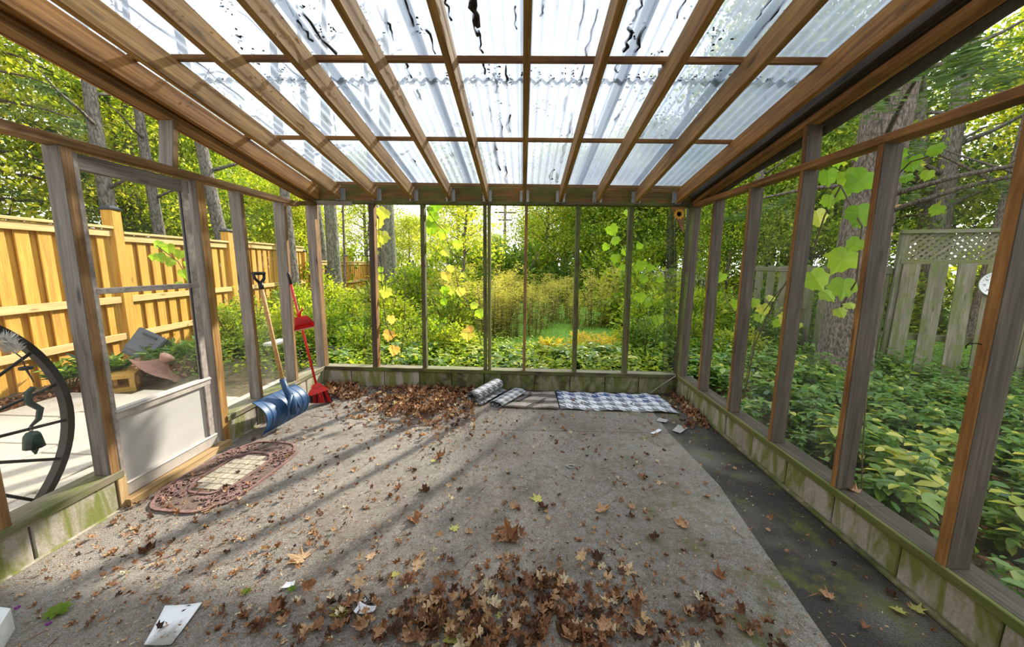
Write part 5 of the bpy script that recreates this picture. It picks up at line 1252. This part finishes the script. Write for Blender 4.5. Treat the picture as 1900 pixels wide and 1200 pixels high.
vine(1, D+.35, 'green grapevine shoots spreading in the back bay nearest the right corner', [[(1206, 690), (1222, 600), (1205, 545), (1182, 520), (1150, 440), (1130, 420)], [(1182, 520), (1210, 500), (1245, 506)], [(1000, 445), (1040, 480), (1070, 520), (1090, 560)]],
     [(1137, 428, 22, .35), (1141, 447, 18, .35), (1124, 459, 15, .35), (1141, 480, 18, .4), (1160, 468, 14, .4), (1189, 494, 20, .42), (1206, 497, 15, .4), (1194, 518, 18, .42), (1188, 553, 20, .45), (1203, 561, 20, .45), (1221, 595, 20, .45), (1227, 519, 14, .42), (1186, 457, 13, .4), (1157, 496, 13, .4), (1247, 505, 14, .4), (1165, 395, 14, .5), (1230, 640, 14, .45)], .003)
random.seed(43)
vine(0, XR+.42, 'grapevine with large sunlit leaves in front of the spruce trunk in the right bays', [[(1380, 740), (1400, 640), (1436, 560), (1470, 505), (1510, 460), (1530, 400), (1560, 345), (1590, 290), (1600, 210)], [(1560, 345), (1600, 420), (1590, 520), (1560, 570)]],
     [(1519, 404, 32, .72), (1560, 486, 46, .52), (1515, 520, 42, .5), (1565, 535, 40, .42), (1594, 398, 40, .3), (1592, 338, 44, .3), (1572, 333, 34, .32), (1536, 330, 30, .3), (1597, 408, 32, .3), (1560, 360, 26, .35), (1540, 374, 26, .4), (1538, 548, 26, .5), (1585, 455, 28, .4), (1556, 300, 24, .4), (1586, 286, 24, .42), (1578, 566, 20, .62), (1560, 580, 20, .6)], .006)
vine(0, XR+.35, 'young grapevine with small leaves between the second and third right studs', [[(1378, 740), (1392, 660), (1412, 585), (1440, 545), (1460, 525)], [(1336, 525), (1350, 560), (1370, 590)]],
     [(1416, 575, 22, .74), (1430, 553, 16, .7), (1410, 590, 18, .5), (1400, 562, 18, .5), (1365, 565, 18, .45), (1326, 490, 14, .4), (1338, 515, 18, .45), (1455, 590, 22, .74), (1466, 585, 18, .7), (1480, 604, 14, .6), (1440, 600, 16, .5)], .004)
vine(0, XR+.30, 'leafy vine shoots against the sky right of the nearest upper short stud', [[(1640, 350), (1690, 300), (1740, 285)], [(1640, 430), (1680, 400), (1745, 395)], [(1640, 350), (1630, 430), (1615, 600), (1600, 850), (1598, 925)]],
     [(1665, 290, 26, .3), (1690, 305, 26, .25), (1735, 278, 26, .25), (1680, 330, 22, .3), (1736, 390, 22, .4), (1720, 325, 20, .5), (1700, 296, 18, .3)], .004)
vine(0, -3.3, 'sunlit vine shoots hanging over the patio behind the door glass', [[(290, 455), (330, 485), (350, 520), (362, 600), (368, 690), (370, 735), (371, 765)]],
     [(292, 453, 16, .45), (312, 462, 20, .5), (298, 478, 18, .4), (316, 486, 18, .45), (334, 473, 18, .5), (350, 490, 16, .45), (342, 508, 18, .5), (354, 522, 14, .5), (330, 528, 14, .5), (284, 478, 12, .5)], .004)
# ================================================================== FALLEN LEAVES
MAP = [(270, .10), (292, .30), (318, .52), (330, .40), (348, .66), (5, .44), (22, .46), (38, .94), (50, .62), (64, .52), (76, .70), (90, 1.05)]
def maple_outline(sd, jit=.12):
    random.seed(sd); R_ = [(a, r*random.uniform(1-jit, 1+jit)) for a, r in MAP]; Lf = [(180-a, r*random.uniform(1-jit, 1+jit)) for a, r in MAP[1:-1]][::-1]
    return [(r*math.cos(math.radians(a)), r*math.sin(math.radians(a))) for a, r in R_+Lf]
def fallen_mesh(sd, tint, curl, mat):
    o_ = maple_outline(sd); n = len(o_); random.seed(sd*3+1); a0 = random.random()*6; vs = []
    Rr = .62/max(.25, curl)
    for t in (.5, 1.):
        for x_, y_ in o_:
            x, y = x_*t, y_*t; r2 = x*x+y*y; d = x*math.cos(a0)+y*math.sin(a0); e = -x*math.sin(a0)+y*math.cos(a0)
            z = Rr*(1-math.cos(min(2.6, abs(d)/Rr))); d2 = math.copysign(Rr*math.sin(min(2.6, abs(d)/Rr)), d)
            z += curl*(.10*math.sin(e*7+sd)*r2+.10*math.sin(d*9+sd)*abs(e)+.18*e*e)+random.uniform(0, .04)*curl; e *= 1-.18*curl*e*e
            vs.append((d2*math.cos(a0)-e*math.sin(a0), d2*math.sin(a0)+e*math.cos(a0), max(.01, abs(z))))
    vs.append((0, 0, .02)); fs = []
    for i in range(n):
        j = (i+1) % n; fs += [(2*n, i, j), (i, n+i, n+j), (i, n+j, j)]
    s0 = len(vs); vs += [(-.012, -.08, .03), (.012, -.08, .03), (.03, -.55, .10*curl+.03), (.015, -.56, .10*curl+.03)]; fs += [(s0, s0+1, s0+2), (s0, s0+2, s0+3)]
    me = bpy.data.meshes.new('fallen_leaf'); me.from_pydata(vs, [], fs); at = me.attributes.new('tint', 'FLOAT', 'FACE')
    for i, dd in enumerate(at.data): dd.value = min(1, max(0, tint+random.uniform(-.10, .10)))
    me.materials.append(mat); return me
FM = {'tan': [fallen_mesh(i, .80, .5, L_DRY) for i in range(4)], 'brown': [fallen_mesh(10+i, .50, 1.5, L_DRY) for i in range(8)], 'dark': [fallen_mesh(20+i, .14, 1.8, L_DRY) for i in range(5)],
      'orange': [fallen_mesh(30+i, .70, 1.2, L_DRY) for i in range(6)], 'yellow': [fallen_mesh(40+i, .7, .4, L_YEL) for i in range(3)], 'green': [fallen_mesh(50+i, .1, .4, L_YEL) for i in range(2)]}
NOUN = {'tan': 'pale tan maple leaf', 'brown': 'curled brown maple leaf', 'dark': 'shrivelled dark brown leaf', 'orange': 'curled orange brown maple leaf', 'yellow': 'small yellowish leaf', 'green': 'greenish leaf'}
def where(px, py):
    if py > 1110: return 'in the front drift, '+('left part' if px < 800 else 'middle part' if px < 1080 else 'right part')
    return ('near the front' if py > 980 else 'farther back')+' on the carpet, '+('left side' if px < 640 else 'centre' if px < 1020 else 'right side')
def leaf(px, py, s, kind, label=None, group=None, z=.011, tilt=.2):
    p = fl(px, py); dist = (p-CAM).dot(CF); size = s/FPX*dist*.62
    o = put('fallen_leaf', random.choice(FM[kind])); o.location = (p.x, p.y, z); o.scale = (size,)*3; o.rotation_euler = (random.uniform(-tilt, tilt), random.uniform(-tilt, tilt), random.random()*6.28)
    return tag(o, label or NOUN[kind]+' '+where(px, py), 'leaf',
               group or (None if label else NOUN[kind]+'s '+where(px, py)))
random.seed(99)
for px, py, s, kd, lb in [(560, 1040, 52, 'tan', 'large pale tan maple leaf left of centre in front'), (850, 1180, 60, 'green', 'large green and yellow maple leaf at the bottom centre'), (636, 1136, 48, 'green', 'greenish maple leaf under the dark printed paper strip'),
                          (772, 1053, 38, 'tan', 'flat tan maple leaf in front of centre'), (1157, 1062, 40, 'tan', 'cupped pale leaf with dark veins right of centre in front'), (1113, 948, 42, 'orange', 'crumpled light brown leaf right of centre'),
                          (1000, 928, 30, 'yellow', 'pale yellow leaf touching a dark clump right of centre'), (842, 985, 26, 'yellow', 'pale cream leaf pair near the centre of the floor'), (768, 965, 46, 'brown', 'dark red brown leaf clump left of centre'),
                          (380, 948, 36, 'tan', 'curled tan leaf at the near corner of the doormat'), (270, 1028, 44, 'dark', 'dark curled leaf with pale edge on the left carpet'), (945, 1003, 62, 'brown', 'large crumpled brown leaf clump at the centre of the floor'),
                          (1112, 1036, 40, 'dark', 'black brown curled leaf beside the cupped pale leaf'), (1210, 1000, 36, 'dark', 'dark red leaf standing on its edge right of centre'), (1270, 978, 38, 'orange', 'orange brown leaf near the right carpet edge'),
                          (1310, 923, 18, 'orange', 'small orange leaf lying alone on the carpet edge'), (1333, 1073, 36, 'brown', 'crumbled brown leaf beside the moss stain'), (1190, 888, 24, 'brown', 'small brown leaf clump behind the orange brown leaf'),
                          (1537, 1112, 34, 'orange', 'brown maple leaf on the charcoal strip, nearest the camera'), (1654, 1103, 32, 'dark', 'dark leaf on the charcoal strip beside the block wall'), (1663, 1134, 32, 'yellow', 'yellow leaf on the charcoal strip beside the block wall'),
                          (1700, 1135, 30, 'yellow', 'yellow leaf touching the foot of the right block wall'), (1425, 987, 14, 'orange', 'small light brown leaf on the charcoal strip'), (1605, 1165, 26, 'brown', 'brown leaf low on the charcoal strip'),
                          (648, 1079, 15, 'orange', 'bright orange leaf above the dark printed paper strip'), (815, 850, 36, 'brown', 'brown leaf heap behind the centre of the floor'), (738, 909, 26, 'brown', 'reddish brown leaf left of the dark twig pile'),
                          (852, 912, 18, 'dark', 'small dark brown leaf behind the centre of the floor'), (786, 912, 34, 'dark', 'dark twiggy leaf pile behind the centre of the floor'), (1172, 945, 24, 'orange', 'light orange leaf just right of the crumpled light brown leaf'),
                          (1172, 962, 26, 'dark', 'dark curled leaf below the light orange leaf'), (438, 1065, 26, 'orange', 'upright orange brown leaf on the left carpet'), (584, 988, 24, 'orange', 'small brown leaf left of the dark red brown clump'),
                          (688, 1034, 26, 'tan', 'pale star shaped leaf left of the flat tan leaf'), (950, 943, 26, 'orange', 'light brown leaf left of the pale yellow leaf'), (1560, 915, 22, 'orange', 'orange leaf on the sill of the right wall')]:
    if py == 915: continue
    leaf(px, py, s, kd, lb)
leaf(1007, 944, 34, 'dark', 'dark clump behind the pale yellow leaf'); leaf(868, 990, 22, 'orange', 'rust orange leaf right of the pale cream leaf pair')
o = put('fallen_leaf', FM['orange'][0]); sp_ = on(1585, 912, 0, XR+.09); o.location = (sp_.x, sp_.y, SZ-.004); o.scale = (.06,)*3; tag(o, 'orange leaf lying on the sill plank beside the fourth right stud', 'leaf')
# scattered singles and the drift in front
for k in range(92):
    px = random.gauss(960, 190); py = 1200-abs(random.gauss(0, 52))
    if px < 500 or px > 1450: px = random.uniform(700, 1200)
    leaf(px, py, random.uniform(20, 42), random.choice(['brown']*4+['dark']*3+['orange']*4+['tan']), z=.011+random.uniform(0, .03), tilt=.6)
for k in range(74):
    px = random.uniform(380, 1300); py = random.uniform(840, 1180)
    leaf(px, py, random.uniform(10, 26)*(.6+.5*(py-800)/380), random.choice(['brown']*3+['dark']*2+['orange']*3+['tan', 'yellow']), tilt=.35)
# drifts by the back wall
for k in range(88):
    if k % 6 == 0: px, py = random.uniform(612, 660), random.uniform(712, 738)
    else: px, py = min(872, max(690, random.gauss(800, 42))), random.uniform(722, 778)
    if px < 700 and py > 745: continue
    leaf(px, py, random.uniform(11, 22), random.choice(['brown']*4+['dark']*2+['orange']*3), 'curled brown leaf in the drift heaped against the back wall', 'leaves drifted against the back wall', z=.01+random.uniform(0, .05), tilt=.7)
# countless crumbs, twigs and leaf fragments
_mo = [(x*1., y+.5) for x, y in maple_outline(5)]
T_MAPLE = (np.array([(y*.8, x*(.75-.25*abs(x)), .30*abs(x)+.22*math.sin(y*9)+.3*(y-.5)**2) for x, y in _mo]+[(.45, 0, 0)]), [(i, (i+1) % len(_mo), len(_mo)) for i in range(len(_mo))])
def crumbs(n, size, mat, gen, name, label, tb=.5, zr_=.006, tpl=T_OVAL, flat=.25):
    P = np.array([gen() for _ in range(n)]); P[:, 0] = np.clip(P[:, 0], XL+.06, XR-.06); P[:, 1] = np.clip(P[:, 1], .4, D-.07); P[:, 2] = .010+rng.random(n)*zr_
    return tag(put(name, leaf_mesh(name, P, rdir(n)*np.array([1, 1, flat]), rdir(n, 2.2), rng.uniform(.4, 1.5, n)*size, tb+rng.normal(size=n)*.25, mat, tpl)), label, 'leaf litter', kind='stuff')
def g_floor():
    while True:
        x, y = random.uniform(XL+.05, XR-.05), random.uniform(1.0, D-.05)
        d = .25+.9*math.exp(-((x-.1)**2/.5+(y-1.35)**2/.18))+.75*math.exp(-((x+1.7)**2/.5+(y-1.8)**2/.5))+.7*math.exp(-((x+.8)**2/.6+(y-3.6)**2/.35))
        d *= .45 if x > 1.25 else 1
        if random.random() < d: return (x, y, 0)
T_CHIP = (np.array([(0, 0, 0), (.4, .16, .05), (1, 0, 0), (.45, -.18, .04)]), [(0, 1, 2), (0, 2, 3)])
crumbs(12000, .014, L_DRY, g_floor, 'leaf_crumbs', 'countless small leaf crumbs and chips strewn over the carpet', .55, tpl=T_CHIP)
crumbs(1500, .028, L_DRY, g_floor, 'leaf_fragments', 'broken leaf fragments strewn over the carpet', .5, .010, tpl=T_MAPLE, flat=.5)
def g_pile():
    r = random.random()
    if r < .62: p = fl(min(875, max(600, random.gauss(782, 62))), 722+abs(random.gauss(0, 34)))
    elif r < .86: p = fl(random.uniform(608, 665), random.uniform(712, 742))
    elif r < .97: p = fl(random.uniform(1262, 1330), random.uniform(745, 795)); p.x = min(p.x, XR-.04)
    else: p = fl(random.uniform(1245, 1290), random.uniform(735, 760)); p.x = min(p.x, XR-.05)
    return (p.x, p.y, 0)
crumbs(1900, .042, L_DRY, g_pile, 'leaf_heap', 'heap of loose brown leaves along the back wall and its corners', .45, .045, flat=.7, tpl=T_MAPLE)
def g_front():
    cx, cy, r = random.choice(CLU); p = fl(cx, cy); return (p.x+random.gauss(0, r), p.y+random.gauss(0, r), 0)
CLU = [(random.gauss(960, 170), 1200-abs(random.gauss(0, 45)), random.uniform(.03, .09)) for _ in range(34)]+[(945, 1000, .05), (960, 1100, .07), (1010, 1090, .06), (880, 1120, .07), (1140, 1090, .06), (760, 1085, .05), (560, 1180, .06), (640, 1150, .05), (430, 1150, .04)]
crumbs(650, .042, L_DRY, g_front, 'leaf_heap', 'loose broken leaves filling the drift nearest the camera', .45, .022, flat=.7, tpl=T_MAPLE)
n = 500; P = np.array([g_floor() for _ in range(n)]); P[:, 2] = .013
tag(put('twigs', leaf_mesh('twigs', P, rdir(n)*np.array([1, 1, .05]), rdir(n, 2.), rng.uniform(.03, .10, n), .3+.3*rng.random(n), L_DRY, (T_NEED[0]*np.array([1, .45, 1]), T_NEED[1]))), 'thin twigs and leaf stalks scattered on the carpet', 'twigs', kind='stuff')
# two tiny purple blossoms and a green sprig, near left
for i, (px, py) in enumerate(((33, 1131), (91, 1161))):
    p = fl(px, py); r = root('blossom', (p.x, p.y, .01), label=('farther', 'nearer')[i]+' tiny purple blossom on the near left carpet', cat='flower'); bm = bmesh.new()
    for k in range(6): a = k*PI/3; prism_bm(bm, [(math.cos(a)*.002, math.sin(a)*.002), (math.cos(a-.35)*.009, math.sin(a-.35)*.009), (math.cos(a+.35)*.009, math.sin(a+.35)*.009)], .004)
    put('petals', from_bm('petals', bm, plain('purple_petal', (.30, .02, .32))), r)
for i, (px, py, lb) in enumerate(((108, 1140, 'green leafy sprig on the near left carpet'), (542, 1097, 'small bright green sprig beside the printed paper scrap'), (458, 1102, 'tiny green sprig on the left front carpet'))):
    p = fl(px, py); n = 9; a = np.linspace(0, 6, n); o = put('leaf_sprig', leaf_mesh('leaf_sprig', np.zeros((n, 3))+np.array([0, 0, .004]), np.stack([np.cos(a), np.sin(a), np.full(n, .3)], 1), np.tile([0, 0, 1.], (n, 1)), np.full(n, (.05, .022, .022)[i]), np.full(n, .5), L_GREEN)); o.location = (p.x, p.y, .01); tag(o, lb, 'sprig')
# debris on top of the roof sheets
random.seed(17); bm = bmesh.new()
def lump(px, py, ln, wd):
    p = on_roof(px, py, RH+.04); yy = p.y; xx = round((p.x)/PIT)*PIT
    tube_bm(bm, [(xx+random.gauss(0, wd*.28), yy+ln*(t-.5), rb(yy+ln*(t-.5))+RH+.048+random.random()*.008) for t in (0, .2, .4, .6, .8, 1)], [wd*random.uniform(.12, .42) for _ in range(6)], 5)
def speck(px, py, sc):
    for _ in range(9):
        p = on_roof(px+random.gauss(0, sc), py+random.gauss(0, sc*1.3), RH+.04); a = random.random()*3.1; L = random.uniform(.006, .02)
        tube_bm(bm, [(p.x, p.y, rb(p.y)+RH+.056), (p.x+L*math.cos(a), p.y+L*math.sin(a), rb(p.y)+RH+.058)], random.uniform(.002, .005), 4)
for px, py, ln, wd in [(868, 8, .35, .04), (873, 35, .3, .03), (838, 22, .16, .018), (900, 82, .2, .02), (955, 38, .18, .02), (1012, 20, .12, .02), (1088, 70, .4, .018), (1160, 78, .2, .035), (1195, 78, .22, .035), (1190, 20, .2, .025), (1262, 12, .2, .016), (586, 68, .35, .03), (558, 62, .18, .02), (745, 20, .28, .018), (715, 62, .16, .02), (800, 82, .22, .018), (1085, 20, .25, .01), (1070, 45, .3, .01),
                      (935, 145, .24, .022), (912, 158, .22, .022), (1073, 145, .24, .022), (1225, 125, .2, .02), (1212, 155, .3, .018), (1148, 125, .12, .02), (890, 130, .12, .018), (750, 135, .16, .02), (415, 155, .5, .02), (475, 165, .2, .02),
                      (924, 242, .4, .022), (942, 232, .3, .024), (882, 205, .2, .02), (905, 215, .25, .012), (1055, 235, .4, .02), (1042, 195, .2, .015), (768, 220, .3, .02), (775, 178, .14, .02), (630, 182, .2, .02), (605, 225, .2, .02), (928, 290, .8, .026), (936, 325, .5, .024), (1040, 280, .6, .02), (1020, 325, .3, .026), (1032, 330, .3, .024), (912, 272, .2, .02), (770, 302, .2, .02), (1190, 250, .12, .02), (845, 288, .1, .02), (1150, 220, .12, .02), (1420, 45, .25, .025), (1430, 20, .16, .02), (1300, 60, .12, .018)]:
    lump(px, py, ln*.8, wd)
for px in range(470, 1480, 24): speck(px, 153+random.uniform(-3, 3), 5); 
for _ in range(60): speck(random.uniform(350, 1500), random.uniform(5, 330), 8)
tag(put('roof_debris', from_bm('roof_debris', bm, M_DEBRIS)), 'dark rotted leaf clumps and twigs lying on the clear roof sheets', 'debris', kind='stuff')
